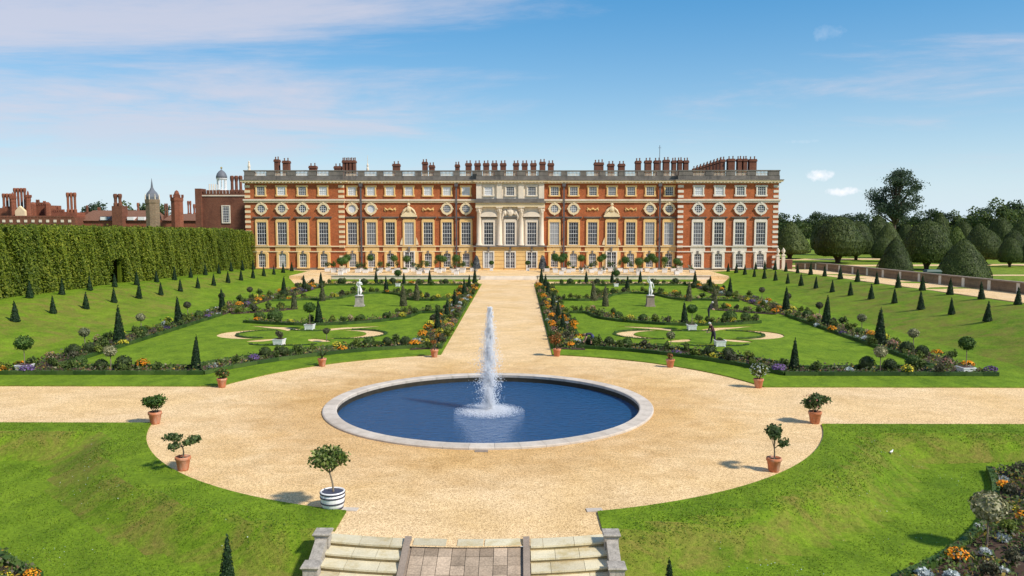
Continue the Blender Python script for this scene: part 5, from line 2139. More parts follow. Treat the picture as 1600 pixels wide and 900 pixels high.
# ---- clipped hornbeam bower on the left terrace ------------------------------
hedge = empty('bower_hedge', (-47, 70, 0))
tag(hedge, 'tall clipped green hornbeam hedge along the top of the left bank', 'hedge')
D0, D1 = 66.0, 148.5
OP0, OP1, OPH = 95.6, 99.4, 3.2


def hedge_x(d, z):
    return 0.70 * np.abs(np.sin(PI * (d - 1.3) / 5.4)) ** 0.6 + 0.18 * np.sin(d * 1.9 + z * 0.7) + 0.12 * np.sin(d * 5.3 + z * 2.1)


mb = MB().mat('hornbeam')
seg_d = np.arange(D0, D1 + 0.01, 0.9)
for a, b in zip(seg_d[:-1], seg_d[1:]):
    m_ = (a + b) / 2
    xf = -0.72 + float(hedge_x(m_, 3.0)) * 0.8
    z0, z1 = bank(-47, m_) - 0.2, bank(-47, m_) + 6.55
    if OP0 < m_ < OP1:
        z0 = bank(-47, m_) + OPH
    e_ = 0.001 * (1 if int(a / .9) % 2 else -1)
    mb.box(xf - .35, xf, a - 70, b - 70 + e_, z0, z1 - .4 + 0.1 * math.sin(m_ * 2.1))
    mb.box(-6.4, -5.6, a - 70, b - 70 + e_, bank(-47, m_) - .2, z1 - .4)
    mb.box(-6.0, xf - .1, a - 70, b - 70 + e_, z1 - .395, z1 + 0.1 * math.sin(m_ * 2.1))
mb.build('inner_growth', hedge)
n = 105000
d = RNG.uniform(D0, D1, n)
zb = np.interp(d, [40, 68, 137, 151, 160], [2.95, 2.58, 1.52, 0.78, 0.62])
hh = RNG.random(n) * (6.85 + 0.16 * np.sin(d * 1.16) + 0.12 * np.sin(d * 3.7))
keep = ~((d > OP0) & (d < OP1) & (hh < OPH + 0.25 * np.sin(d * 9)))
d, zb, hh = d[keep], zb[keep], hh[keep]
xx = hedge_x(d, hh) - RNG.random(len(d)) * 0.6 - np.clip(hh - 6.2, 0, 1) * 0.9 * RNG.random(len(d))
C_ = np.stack([xx, d - 70, zb + hh], 1)
mb = MB().mat('hornbeam')
mod = ((C_[:, 1] + 70 - 1.3) / 5.4).astype(int)
for k_ in np.unique(mod):
    q_ = C_[mod == k_]
    MB().mat('hornbeam').leaves(q_, np.tile((1, -.25, .35), (len(q_), 1)), 0.22, 0.6).build('foliage', hedge)
n = 9000
d = RNG.uniform(D0, D1, n)
zb = np.interp(d, [40, 68, 137, 151, 160], [2.95, 2.58, 1.52, 0.78, 0.62])
C_ = np.stack([RNG.uniform(-5, 0.2, n), d - 70, zb + 6.7 + RNG.normal(0, .14, n)], 1)
mb.leaves(C_, np.tile((0, 0, 1), (n, 1)), 0.34, 0.8)
C_ = np.stack([RNG.uniform(-5, 0.2, 2500), np.full(2500, D1 - 70) + RNG.normal(0, .15, 2500), RNG.uniform(.6, 7.4, 2500)], 1)
mb.leaves(C_, np.tile((0, 1, 0), (2500, 1)), 0.34, 0.8)
mb.build('top_foliage', hedge)
for i in range(15):
    dd = D0 + 2.7 + i * 5.4
    z_ = bank(-47, dd)
    MB().mat('bark').tube([(-1.6, dd - 70, z_ - .2), (-1.55, dd - 70 + .1, z_ + 1.6), (-1.7, dd - 70, z_ + 3.4)], [.16, .13, .09], 7).build('trunk', hedge)

# ---- brick wall on the right --------------------------------------------------
wall = empty('garden_wall', (52.3, 70, 0))
tag(wall, 'low weathered brick wall with pale stone blocks along the right terrace walk', 'wall')
seglen = 5.1
ds = np.arange(62, 152.5, seglen)
for i, a in enumerate(ds[:-1]):
    b = a + seglen
    z0a, z0b = bank(46, a) - .15, bank(46, b) - .15
    h_ = 1.42

    def slab(mk, x0, x1, ya, yb, la, lb, ha, hb):
        m2 = MB().mat(mk)
        m2.add([(x0, ya, la), (x1, ya, la), (x1, yb, lb), (x0, yb, lb), (x0, ya, ha), (x1, ya, ha), (x1, yb, hb), (x0, yb, hb)],
               [(0, 3, 2, 1), (4, 5, 6, 7), (0, 1, 5, 4), (1, 2, 6, 5), (2, 3, 7, 6), (3, 0, 4, 7)])
        return m2
    slab('brick_grey', -.2, .2, a - 70, b - 70, z0a - .5, z0b - .5, z0a + h_ - .14, z0b + h_ - .14).build('wall_panel', wall)
    slab('stone_kerb', -.29, .29, a - 70 + .01, b - 70 - .01, z0a + h_ - .137, z0b + h_ - .137, z0a + h_, z0b + h_).build('coping', wall)
    for k, q in enumerate((0.0,)):
        y = a + q - 70
        m2 = MB().mat('stone_white')
        m2.box(-.245, .245, y - .28, y + .28, z0a - .4, z0a + h_ - .15)
        m2.build('pier', wall)
# gate piers with urns where the wall meets the palace
for i, (px, dd) in enumerate(((1214.5, 152.2), (1223.0, 152.6))):
    e = empty('gate_pier', (gx(px, dd), dd, .6))
    tag(e, 'stone gate pier topped by an urn by the palace corner, %s of two' % ('left', 'right')[i], 'gate pier', 'gate piers by the palace')
    MB().mat('stone_pale').box(-.27, .27, -.27, .27, -.2, 2.7).build('pier', e)
    MB().mat('stone_pale').box(-.36, .36, -.36, .36, 2.703, 2.9).build('cap', e)
    u = MB().mat('stone_pale')
    u.lathe([(.22, 2.9), (.25, 2.98), (.10, 3.1), (.32, 3.4), (.36, 3.65), (.22, 3.8), (.28, 3.85), (.10, 4.05), (.02, 4.2)], 12)
    u.build('urn', e, smooth=True)
e = empty('garden_gate_wall', (gx(1218.7, 153), 153, .6))
tag(e, 'short red brick wall with iron gate between the palace and the urns', 'wall')
MB().mat('brick_dark').box(-3.0, 2.4, .4, .7, -.2, 1.9).build('wall_face', e)
# green litter bin by the wall
e = empty('litter_bin', (gx(1455.5, 107.5), 107.5, bank(46, 107.5) + .1))
tag(e, 'dark green equipment box standing against the brick wall', 'box')
MB().mat('bin_green').box(-.95, .95, -.55, .55, .12, 1.05).build('body', e)
MB().mat('bin_green').frustum(0, 0, 1.053, 1.30, 1.02, .62, .85, .42).build('lid', e)
for sx in (-.6, .6):
    w_ = MB().mat('hoop')
    w_.lathe([(.14, -.06), (.17, -.04), (.17, .04), (.14, .06)], 10)
    o = w_.build('wheel', e, (sx, -.6, .17))
    o.rotation_euler = (PI / 2, 0, 0)

# ---- great yews ----------------------------------------------------------------
def dome_mesh(name, seed, prof, n, mk, size):
    """prof: (radius, height) pairs of the crown outline, unit size"""
    rg = np.random.default_rng(seed)
    mb = MB().mat(mk)
    mb.lathe([(r_ * .93, z * .985 + .004) for r_, z in prof], 20)
    rr_ = np.array([p[0] for p in prof])
    zz_ = np.array([p[1] for p in prof])
    sl = np.hypot(np.diff(rr_), np.diff(zz_)) * (rr_[:-1] + rr_[1:]) / 2
    cum = np.concatenate([[0], np.cumsum(sl)]) / sl.sum()
    u = rg.random(n)
    t_ = np.interp(u, cum, np.arange(len(prof)))
    i = np.clip(t_.astype(int), 0, len(prof) - 2)
    fr = t_ - i
    r_ = rr_[i] + (rr_[i + 1] - rr_[i]) * fr
    z = zz_[i] + (zz_[i + 1] - zz_[i]) * fr
    a = rg.random(n) * 2 * PI
    bump_ = 1 + .035 * np.sin(a * 5 + z * 9 + seed) + .02 * np.sin(a * 11 - z * 17)
    r_ = r_ * bump_
    nr = np.stack([np.cos(a) * (zz_[i + 1] - zz_[i]), np.sin(a) * (zz_[i + 1] - zz_[i]), -(rr_[i + 1] - rr_[i])], 1)
    nr /= np.linalg.norm(nr, axis=1)[:, None] + 1e-9
    mb.leaves(np.stack([r_ * np.cos(a), r_ * np.sin(a), z], 1), nr, size, .38)
    return mb.mesh(name)


DOME = [(.55, .16), (.78, .17), (.93, .22), (1.0, .34), (.99, .48), (.90, .63), (.74, .78), (.52, .90), (.28, .97), (.02, 1.0)]
CONE = [(.5, .14), (.8, .15), (.98, .18), (1.0, .25), (.88, .42), (.68, .62), (.45, .80), (.22, .94), (.02, 1.0)]
GCONE = [(.90, 0), (1.0, .04), (.93, .2), (.76, .42), (.56, .64), (.34, .83), (.15, .95), (.02, 1.0)]
YEW = {}
for k in range(2):
    YEW['dome', k] = dome_mesh('crown', 500 + k, DOME, 7000, 'yew_big', .058)
    YEW['cone', k] = dome_mesh('crown', 510 + k, CONE, 7000, 'yew_big', .058)
    YEW['gcone', k] = dome_mesh('crown', 520 + k, GCONE, 9000, 'yew_big', .05)
    YEW['lcone', k] = dome_mesh('crown', 530 + k, CONE, 4200, 'yew_light', .085)
ytrunk = MB().mat('bark')
for a in np.linspace(0, 5, 4):
    ytrunk.tube([(.02 * math.cos(a), .02 * math.sin(a), -.02), (.04 * math.cos(a), .04 * math.sin(a), .09), (.2 * math.cos(a), .2 * math.sin(a), .24)], [.055, .045, .03], 7)
YT = ytrunk.mesh('trunk')
# (kind, centre px, half width px, top py, distance)
YL = [
    ('cone', 1233, 30, 346, 205, 'conical dark yew on a trunk right beside the palace corner'),
    ('dome', 1308, 37, 338.5, 184, 'big rounded dark yew, nearest the palace of the broad domes'),
    ('dome', 1336, 24, 345, 198, 'rounded yew half hidden behind the broad dome near the palace'),
    ('cone', 1368, 25, 336, 235, 'tall conical yew behind, below the lone tall tree'),
    ('cone', 1385, 24, 349, 208, 'conical yew just behind the left ground-hugging cone'),
    ('dome', 1379, 19, 371, 190, 'small rounded yew left of the ground-hugging cone'),
    ('gcone', 1397.5, 27, 371, 150, 'smaller ground-hugging yew cone behind the brick wall'),
    ('dome', 1446, 35, 345, 158, 'big domed yew on a thick trunk between the two ground-hugging cones'),
    ('dome', 1413, 14, 350, 225, 'small far yew between the cone and the big domed yew'),
    ('cone', 1464, 20, 332, 245, 'tall dark conical yew behind the big domed yew'),
    ('lcone', 1491, 19, 354, 190, 'bright green conical yew behind the large ground-hugging cone'),
    ('gcone', 1503, 41, 373, 132, 'large ground-hugging yew cone closest behind the brick wall'),
    ('dome', 1534, 26, 358, 178, 'domed yew on a trunk right of the large cone'),
    ('cone', 1526, 24, 349, 212, 'conical yew behind the domed yew right of the large cone'),
    ('dome', 1558, 20, 340, 240, 'far rounded dark yew near the right edge'),
    ('dome', 1575, 17, 371, 168, 'small domed yew on a thin trunk at the right'),
    ('dome', 1580, 17, 360, 200, 'domed yew behind the small one at the right'),
    ('dome', 1597, 22, 343, 222, 'dark rounded yew cut by the right edge, farther back'),
    ('cone', 1601, 14, 378, 172, 'small yew cut by the right edge, in front'),
    ('dome', 1285, 20, 344, 228, 'far rounded yew between the palace corner yew and the broad dome'),
    ('dome', 1500, 16, 346, 250, 'far yew showing above the bright green cone'),
]
for i, (kd, px, hw, ty, d, lab) in enumerate(YL):
    e = empty('yew_tree', (gx(px, d), d, .35), random.random() * 6)
    tag(e, lab, 'yew tree', 'great yews beyond the brick wall')
    r_ = hw * d / 1273
    h_ = gzz(ty, d) - .35
    c_ = link('crown', YEW[kd, i % 2], e)
    c_.scale = (r_, r_, h_)
    if kd != 'gcone':
        t_ = link('trunk', YT, e)
        t_.scale = (r_ * 1.5, r_ * 1.5, h_)


# ---- loose trees ------------------------------------------------------------------
def tree_mesh(seed, w, h, th, mk, n, ls, lobes, crown_lo=.28, gap=.6, flat=.8):
    """returns (trunk mesh, crown mesh): limbs carry clumps of leaves"""
    rg = np.random.default_rng(seed)
    tk = MB().mat('bark')
    tk.tube([(0, 0, -.3), (.1, 0, th * .5), (0, .1, th), (.1, 0, h * .7)], [.045 * h * .6, .035 * h * .6, .028 * h * .6, .008 * h], 8)
    cr = MB().mat(mk)
    for k in range(lobes):
        a = rg.random() * 2 * PI
        v_ = rg.random()
        zc_ = h * (crown_lo + (1 - crown_lo) * (.08 + .84 * v_))
        env = math.sin(PI * min(1, (.15 + .8 * v_))) ** .6
        q = w / 2 * env * math.sqrt(rg.random()) * .85
        c_ = (q * math.cos(a), q * math.sin(a), zc_)
        if k % 2 == 0:
            tk.tube([(0, 0, th * .8 + (zc_ - th) * .25 if zc_ > th else th * .8), (c_[0] * .5, c_[1] * .5, zc_ * .85), c_], [.011 * h, .008 * h, .003 * h], 5)
        rl = w * rg.uniform(.09, .16)
        ball_into(cr, rl, rl * flat, n // lobes, ls, c_, seed * 7 + k, gap, 0, 1.0, .25)
    return tk.mesh('trunk'), cr.mesh('crown')


def tree(name, x, y, z, label, meshes, grp, sc=1.0, rz=None):
    e = empty(name, (x, y, z), random.random() * 6 if rz is None else rz)
    tag(e, label, 'tree', grp)
    e.scale = (sc, sc, sc)
    link('trunk', meshes[0], e)
    link('crown', meshes[1], e)
    return e


T_tall = tree_mesh(901, 20.5, 26.5, 10, 'tree_blue', 9500, .62, 80, .36, .7, .75)
tree('tall_tree', gx(1394, 262), 262, .35, 'lone tall tree with open crown rising above the yews', T_tall, None, 0.98, 1.0)
T_far = [tree_mesh(910 + k, 15, 13.5, 3.5, ('tree_mid', 'tree_dark', 'tree_blue')[k], 3000, .75, 30, .12, .5, .8) for k in range(3)]
far = [(1222, 335, 300, 1), (1245, 337, 320, 0), (1268, 333, 330, 1), (1292, 336, 310, 2), (1318, 336, 330, 1), (1340, 334.5, 315, 2), (1352, 336, 340, 0), (1374, 339, 330, 1), (1402, 336, 335, 2), (1425, 331, 330, 0), (1447, 329, 320, 1), (1470, 333, 335, 2), (1492, 330, 330, 0), (1515, 325, 300, 0), (1536, 325, 315, 2), (1560, 312, 290, 0), (1582, 317, 300, 1), (1603, 333, 310, 0), (1622, 330, 300, 1)]
for i, (px, ty, d, k) in enumerate(far):
    sc = (gzz(ty, d) - .35) / 13.2
    tree('park_tree', gx(px, d), d, .35, '%s tree from the palace in the far line behind the yews' % ordn(i), T_far[k], 'far trees behind the yews', sc)
for i, (px, ty, d, k) in enumerate(((150, 319, 260, 2), (205, 317, 265, 0), (222, 320, 270, 1), (258, 322, 255, 1))):
    sc = (gzz(ty, d) - .35) / 13.2
    tree('park_tree', gx(px, d), d, .35, '%s tree from the left showing between the old palace roofs' % ordn(i), T_far[k], 'trees between the old palace roofs', sc)
for i, (px, d) in enumerate(((1180, 380), (1205, 370))):
    pass

# pale walks and lawns under the yews
for i, (y0, y1) in enumerate(((168, 174), (196, 203), (140.0, 143.0))):
    o = MB().mat('gravel').add([(53.5, y0, 0), (170, y0 + (12 if i < 2 else 2), 0), (170, y1 + (12 if i < 2 else 2), 0), (53.5, y1, 0)], [(0, 1, 2, 3)]).build('park_walk', loc=(0, 0, .36 + .004 * i))
    tag(o, kind='structure')

# ---- old Tudor palace on the left -----------------------------------------------------
def tbox(mb, px0, px1, yt, yb, d, depth):
    mb.box(gx(px0, d), gx(px1, d), d, d + depth, gzz(yb, d), gzz(yt, d))
    return mb


def crenels(mb, px0, px1, yt, d, depth, n, hgt=.7):
    x0, x1 = gx(px0, d), gx(px1, d)
    for i in range(n):
        a = x0 + (x1 - x0) * i / n
        b = a + (x1 - x0) / n * .6
        mb.box(a, b, d - .05, d + .5, gzz(yt, d) - .01, gzz(yt, d) + hgt)


def chim(px0, px1, yt, yb, d, n, par, mk='brick_old'):
    """cluster of n tall shafts with flared caps"""
    w_ = (px1 - px0) * d / 1273
    z0, z1 = gzz(yb, d), gzz(yt, d)
    for i in range(n):
        x = gx(px0, d) + w_ * (i + .5) / n
        r_ = w_ / n * .40
        mb = MB().mat(mk)
        mb.lathe([(r_ * 1.2, z0), (r_ * 1.2, z0 + .8), (r_ * .86, z0 + 1.0), (r_ * .86, z1 - 1.3), (r_ * 1.12, z1 - .9), (r_ * 1.25, z1 - .5), (r_ * 1.15, z1 - .15), (r_ * .8, z1)], 8, (x, d + .5, 0))
        mb.build('chimney_shaft', par)


def turret(px0, px1, yt, yb, d, name, label, mk='brick_old', top='cren'):
    e = empty(name, (0, 0, 0))
    tag(e, label, 'turret', 'turrets of the old palace')
    cx = gx((px0 + px1) / 2, d)
    r_ = (px1 - px0) * d / 1273 / 2
    z0, z1 = gzz(yb, d), gzz(yt, d)
    mb = MB().mat(mk)
    mb.lathe([(r_, z0), (r_, z1 - .9), (r_ * 1.08, z1 - .8), (r_ * 1.08, z1)], 8, (cx, d, 0))
    mb.build('shaft', e)
    c2 = MB().mat('lead' if top == 'dome' else mk)
    if top == 'dome':
        c2.lathe([(r_ * .95, z1), (r_ * .98, z1 + .6), (r_ * .75, z1 + 1.5), (r_ * .35, z1 + 2.2), (r_ * .18, z1 + 2.8), (.08, z1 + 4.4), (.03, z1 + 4.9)], 8, (cx, d, 0))
        c2.build('cupola', e)
        c3 = MB().mat('stone_pale')
        for a in range(8):
            c3.lathe([(.12, z1), (.12, z1 + .5), (.05, z1 + 1.3)], 5, (cx + r_ * math.cos(a * PI / 4), d + r_ * math.sin(a * PI / 4), 0))
        c3.build('pinnacles', e)
    else:
        for a in range(8):
            q = a * PI / 4
            c2.box(cx + r_ * .95 * math.cos(q) - .22, cx + r_ * .95 * math.cos(q) + .22, d + r_ * .95 * math.sin(q) - .22, d + r_ * .95 * math.sin(q) + .22, z1, z1 + .7)
        c2.lathe([(r_ * .35, z1), (r_ * .45, z1 + .9), (r_ * .30, z1 + 1.5), (r_ * .05, z1 + 1.8)], 8, (cx, d, 0))
        c2.build('battlement', e)
    return e


# brown wing beside the palace
e = empty('old_wing', (0, 0, 0))
tag(e, 'dark brown brick wing with battlements joining the palace on the left', 'building')
d = 172
mb = MB().mat('brick_dark')
tbox(mb, 309, 386, 303, 425, d, 14)
mb.build('wall', e)
mb = MB().mat('brick_dark')
crenels(mb, 309, 386, 303, d, 14, 15, .75)
mb.build('battlement', e)
mb = MB().mat('stone_pale')
tbox(mb, 308.5, 386, 305, 307, d - .15, .2)
mb.build('string_course', e)
mb = MB().mat('brick_dark')
tbox(mb, 306, 315, 295, 425, d - .8, 3)
mb.build('corner_turret', e)
wx, wz = gx(354, d), gzz(349, d)
fr = MB().mat('stone_white')
ww, wh = 13.5 * d / 1273 / 2, 28 * d / 1273
for a_ in ((-ww, -ww + .22, 0, wh), (ww - .22, ww, 0, wh), (-ww + .22, ww - .22, 0, .22), (-ww + .22, ww - .22, wh - .22, wh)):
    fr.box(wx + a_[0], wx + a_[1], d - .18, d, wz + a_[2], wz + a_[3])
wo = fr.build('window', e)
MB().mat('glass').box(wx - ww + .2, wx + ww - .2, d - .06, d - .01, wz + .2, wz + wh - .2).build('pane', wo)
br = MB().mat('glazing_white')
for i in range(1, 4):
    x = wx - ww + 2 * ww * i / 4
    br.box(x - .03, x + .03, d - .11, d - .065, wz, wz + wh)
for i in range(1, 7):
    z = wz + wh * i / 7
    br.box(wx - ww, wx + ww, d - .105, d - .07, z - .03, z + .03)
br.build('glazing_bars', wo)
chim(360, 380, 275, 303, d + 6, 3, e, 'brick_dark')
for i in range(4):
    x = gx(329 + i * 3.2, d + 3)
    MB().mat('stone_white').lathe([(.12, gzz(303, d + 3)), (.12, gzz(288, d + 3))], 6, (x, d + 3, 0)).build('chimney_pot', e)
# lantern cupola with lead dome
e = empty('lantern_cupola', (0, 0, 0))
tag(e, 'white lantern cupola with grey lead dome and gold ball left of the palace', 'cupola')
d = 186
cx = gx(348.5, d)
zb, zt_ = gzz(303, d), gzz(279, d)
k = MB().mat('white_paint')
k.lathe([(1.05, zb - 3), (1.05, zb + .6), (1.2, zb + .7), (1.2, zb + .9)], 8, (cx, d, 0))
k.build('drum', e)
for a in range(8):
    q = a * PI / 4 + .39
    MB().mat('white_paint').lathe([(.13, zb + .9), (.12, zt_ - .3)], 6, (cx + .95 * math.cos(q), d + .95 * math.sin(q), 0)).build('post', e)
MB().mat('white_paint').lathe([(1.15, zt_ - .3), (1.25, zt_ - .1), (1.25, zt_)], 12, (cx, d, 0)).build('ring', e)
MB().mat('lead').lathe([(1.22, zt_), (1.2, zt_ + .4), (1.0, zt_ + 1.0), (.62, zt_ + 1.5), (.2, zt_ + 1.8), (.12, zt_ + 2.0)], 16, (cx, d, 0)).build('dome', e, smooth=True)
MB().mat('gold').blob((cx, d, zt_ + 2.3), .24, 8, 6).build('ball', e)

turret(228.5, 250, 312, 420, 190, 'old_turret', 'brick turret with spiked lead cupola above the hedge', 'brick_grey', 'dome')
turret(268, 287, 309, 420, 200, 'old_turret', 'pinkish brick turret with battlements between cupola turret and brown wing', 'brick_old')
turret(17, 24.5, 311, 420, 215, 'old_turret', 'slim brick turret left of the pale gable at the far left', 'brick_old')
turret(41, 48.5, 309, 420, 215, 'old_turret', 'slim brick turret with pointed cap right of the pale gable', 'brick_old')

# long ranges with roofs
e = empty('old_range', (0, 0, 0))
tag(e, 'long low brick range with brown tiled roof behind the hedge', 'building')
d = 205
mb = MB().mat('brick_old')
tbox(mb, 118, 312, 344, 430, d, 10)
mb.build('wall', e)
mb = MB().mat('brick_dark')
tbox(mb, -60, 117, 340, 430, d - 4, 12)
mb.build('wall', e)
mb = MB().mat('brick_dark')
crenels(mb, -60, 117, 340, d - 4, 12, 34, .45)
mb.build('battlement', e)
rf = MB().mat('roof_tile')
x0, x1 = gx(120, d), gx(240, d)
rf.add([(x0, d - .4, gzz(345, d)), (x1, d - .4, gzz(345, d)), (x1 - 1, d + 5, gzz(328.5, d)), (x0 + 1.5, d + 5, gzz(328.5, d)), (x1, d + 10, gzz(345, d)), (x0, d + 10, gzz(345, d))], [(0, 1, 2, 3), (3, 2, 4, 5), (1, 4, 2), (0, 3, 5)])
rf.build('roof', e)
rf = MB().mat('roof_tile')
x0, x1 = gx(255, d), gx(310, d)
rf.add([(x0, d - .4, gzz(345, d)), (x1, d - .4, gzz(345, d)), (x1, d + 5, gzz(334, d)), (x0, d + 5, gzz(334, d)), (x1, d + 10, gzz(345, d)), (x0, d + 10, gzz(345, d))], [(0, 1, 2, 3), (3, 2, 4, 5), (1, 4, 2), (0, 3, 5)])
rf.build('roof', e)
for px in (163, 205, 222):
    MB().mat('white_paint').box(gx(px, d) - .8, gx(px, d) + .8, d - .5, d + 2, gzz(344, d), gzz(339, d)).build('dormer', e)
for i in range(10):
    px = 5 + i * 11.5
    MB().mat('stone_pale').box(gx(px, d - 4) - .35, gx(px, d - 4) + .35, d - 4.12, d - 4.003, gzz(347.5, d - 4), gzz(343.5, d - 4)).build('window', e)
e = empty('old_chimney_stack', (0, 0, 0))
tag(e, 'twin brick chimney shafts rising from the tiled roof left of the cupola turret', 'chimney', 'chimneys of the old palace')
mb = MB().mat('brick_dark')
tbox(mb, 175, 191, 322, 400, 203, 3)
mb.build('base', e)
chim(176.5, 190.5, 303, 323, 203, 2, e, 'brick_dark')
e = empty('old_chimney_stack', (0, 0, 0))
tag(e, 'massive red chimney cluster standing alone against the sky at the left', 'chimney', 'chimneys of the old palace')
mb = MB().mat('brick_old')
tbox(mb, 102, 120, 332, 400, 203, 4)
mb.build('base', e)
chim(102.5, 119, 301, 333, 203, 3, e)
e = empty('old_chimney_stack', (0, 0, 0))
tag(e, 'group of four tall chimney shafts over the pale gable at far left', 'chimney', 'chimneys of the old palace')
chim(20, 40.5, 294, 330, 216, 4, e)
mb = MB().mat('brick_old')
tbox(mb, 19, 41, 326, 400, 216, 3)
mb.build('base', e)
MB().mat('stone_cream').prism([(gx(25, 214), gzz(345, 214)), (gx(40, 214), gzz(345, 214)), (gx(40, 214), gzz(330, 214)), (gx(32, 214), gzz(322, 214)), (gx(25, 214), gzz(330, 214))], 213.5, 214.5).build('gable', e)
e = empty('old_chimney_stack', (0, 0, 0))
tag(e, 'lower row of chimney shafts at the left edge of the picture', 'chimney', 'chimneys of the old palace')
chim(2, 18, 302.5, 328, 218, 3, e, 'brick_old')
mb = MB().mat('brick_old')
tbox(mb, -8, 17, 325, 400, 218, 3)
mb.build('base', e)
e = empty('old_gatehouse', (0, 0, 0))
tag(e, 'orange brick gatehouse with battlements right of the far left chimneys', 'building')
mb = MB().mat('brick_old')
tbox(mb, 50, 77, 321, 420, 222, 6)
mb.build('wall', e)
mb = MB().mat('brick_old')
crenels(mb, 50, 77, 321, 222, 6, 7, .8)
mb.build('battlement', e)
for px in (52, 75):
    mb = MB().mat('brick_old')
    mb.lathe([(.8, gzz(420, 221)), (.8, gzz(319, 221)), (.3, gzz(316, 221))], 8, (gx(px, 221), 221, 0))
    mb.build('corner_turret', e)
e = empty('old_lodging', (0, 0, 0))
tag(e, 'low battlemented brick block right beside the massive chimney cluster', 'building')
mb = MB().mat('brick_old')
tbox(mb, 80, 101, 331, 420, 208, 6)
crenels(mb, 80, 101, 331, 208, 6, 6, .6)
mb.build('wall', e)

for i, (p0, p1, yt, yb, dd, nn_) in enumerate(((55, 61, 312, 326, 226, 2), (66, 71, 314, 326, 226, 2), (86, 91, 322, 334, 212, 2), (133, 137, 321, 332, 212, 1), (151, 156, 324, 333, 214, 2), (213, 217, 317, 332, 214, 1), (256, 262, 318, 338, 208, 2), (292, 299, 314, 338, 210, 2), (301, 305, 319, 338, 210, 1))):
    e = empty('old_chimney_stack', (0, 0, 0))
    tag(e, '%s small chimney from the left among the old palace roofs' % ordn(i), 'chimney', 'small chimneys of the old palace')
    chim(p0, p1, yt, yb, dd, nn_, e, 'brick_old' if i % 3 else 'brick_dark')
    mb = MB().mat('brick_dark')
    tbox(mb, p0 - .5, p1 + .5, yb - 1, 400, dd, 1.5)
    mb.build('base', e)

# ================================================================== statues and people
def figure(name, joints, edges_, mats_by, parent, loc, rz=0, sc=1.0, sub=1):
    """one continuous skinned body; joints {name:(x,y,z,r)}; mats_by(face centre) -> material key"""
    keys = list(joints)
    me = bpy.data.meshes.new(name)
    me.from_pydata([joints[k][:3] for k in keys], [(keys.index(a), keys.index(b)) for a, b in edges_], [])
    o = bpy.data.objects.new(name, me)
    COL.objects.link(o)
    o.modifiers.new('skin', 'SKIN')
    if not me.skin_vertices:
        with bpy.context.temp_override(object=o, active_object=o):
            bpy.ops.mesh.customdata_skin_add()
    for i, k in enumerate(keys):
        r_ = joints[k][3]
        sv = me.skin_vertices[0].data[i]
        sv.radius = (r_, r_ * (joints[k][4] if len(joints[k]) > 4 else 1.0))
        sv.use_root = (k == 'pelvis')
    sb = o.modifiers.new('sub', 'SUBSURF')
    sb.levels = sb.render_levels = sub
    dg = bpy.context.evaluated_depsgraph_get()
    nm = bpy.data.meshes.new_from_object(o.evaluated_get(dg))
    bpy.data.objects.remove(o, do_unlink=True)
    used = []
    idx = []
    kv = {k: Vector(joints[k][:3]) for k in keys}
    for p in nm.polygons:
        near = min(keys, key=lambda k: (kv[k] - p.center).length - joints[k][3])
        mk = mats_by(near, p.center)
        if mk not in used:
            used.append(mk)
        idx.append(used.index(mk))
    nm.materials.clear()
    for u in used:
        nm.materials.append(M[u])
    nm.polygons.foreach_set('material_index', idx)
    nm.polygons.foreach_set('use_smooth', [True] * len(nm.polygons))
    r = link(name, nm, parent, loc)
    r.rotation_euler = (0, 0, rz)
    r.scale = (sc, sc, sc)
    return r


EDG = [('pelvis', 'waist'), ('waist', 'chest'), ('chest', 'neck'), ('neck', 'head'), ('head', 'crown'),
       ('pelvis', 'hipL'), ('hipL', 'kneeL'), ('kneeL', 'ankL'), ('ankL', 'toeL'),
       ('pelvis', 'hipR'), ('hipR', 'kneeR'), ('kneeR', 'ankR'), ('ankR', 'toeR'),
       ('chest', 'shL'), ('shL', 'elL'), ('elL', 'wrL'), ('wrL', 'haL'),
       ('chest', 'shR'), ('shR', 'elR'), ('elR', 'wrR'), ('wrR', 'haR')]
for q in 'LR':
    for f_ in 'abcde':
        EDG.append(('ha' + q, 'f' + f_ + q))


def add_fingers(J):
    for q in 'LR':
        h = Vector(J['ha' + q][:3])
        w = Vector(J['wr' + q][:3])
        d = (h - w).normalized()
        u = d.cross(Vector((.3, 1, .2))).normalized()
        for i, f_ in enumerate('abcde'):
            off = (i - 1.7) * .018
            l = (.075, .085, .08, .065, .05)[i]
            p = h + d * l + u * off * 1.4
            if f_ == 'e':
                p = h + d * .03 - u * .055
            J['f' + f_ + q] = (*p, .009)
    return J


def statue(x, y, label, J, plinth_mk):
    e = empty('garden_statue', (x, y, .06))
    tag(e, label, 'statue', 'white statues on the lawns')
    mb = MB().mat(plinth_mk)
    mb.frustum(0, 0, -.1, .16, .55, .55, .52, .52)
    mb.frustum(0, 0, .16, 1.12, .44, .44, .40, .40)
    mb.frustum(0, 0, 1.12, 1.22, .46, .46, .50, .50)
    mb.build('plinth', e)
    figure('figure', add_fingers(J), EDG, lambda k, c: 'marble', e, (0, 0, 1.22), 0, 1.06)
    # drapery falling beside the legs
    mb = MB().mat('marble')
    mb.frustum(0, 0, 1.22, 1.30, .36, .32, .36, .32)
    mb.tube([(.12, .10, 1.3), (.16, .12, 1.7), (.10, .10, 2.05), (-.1, -.02, 2.2)], [.20, .17, .13, .08], 8)
    mb.build('drapery', e, smooth=True)
    return e


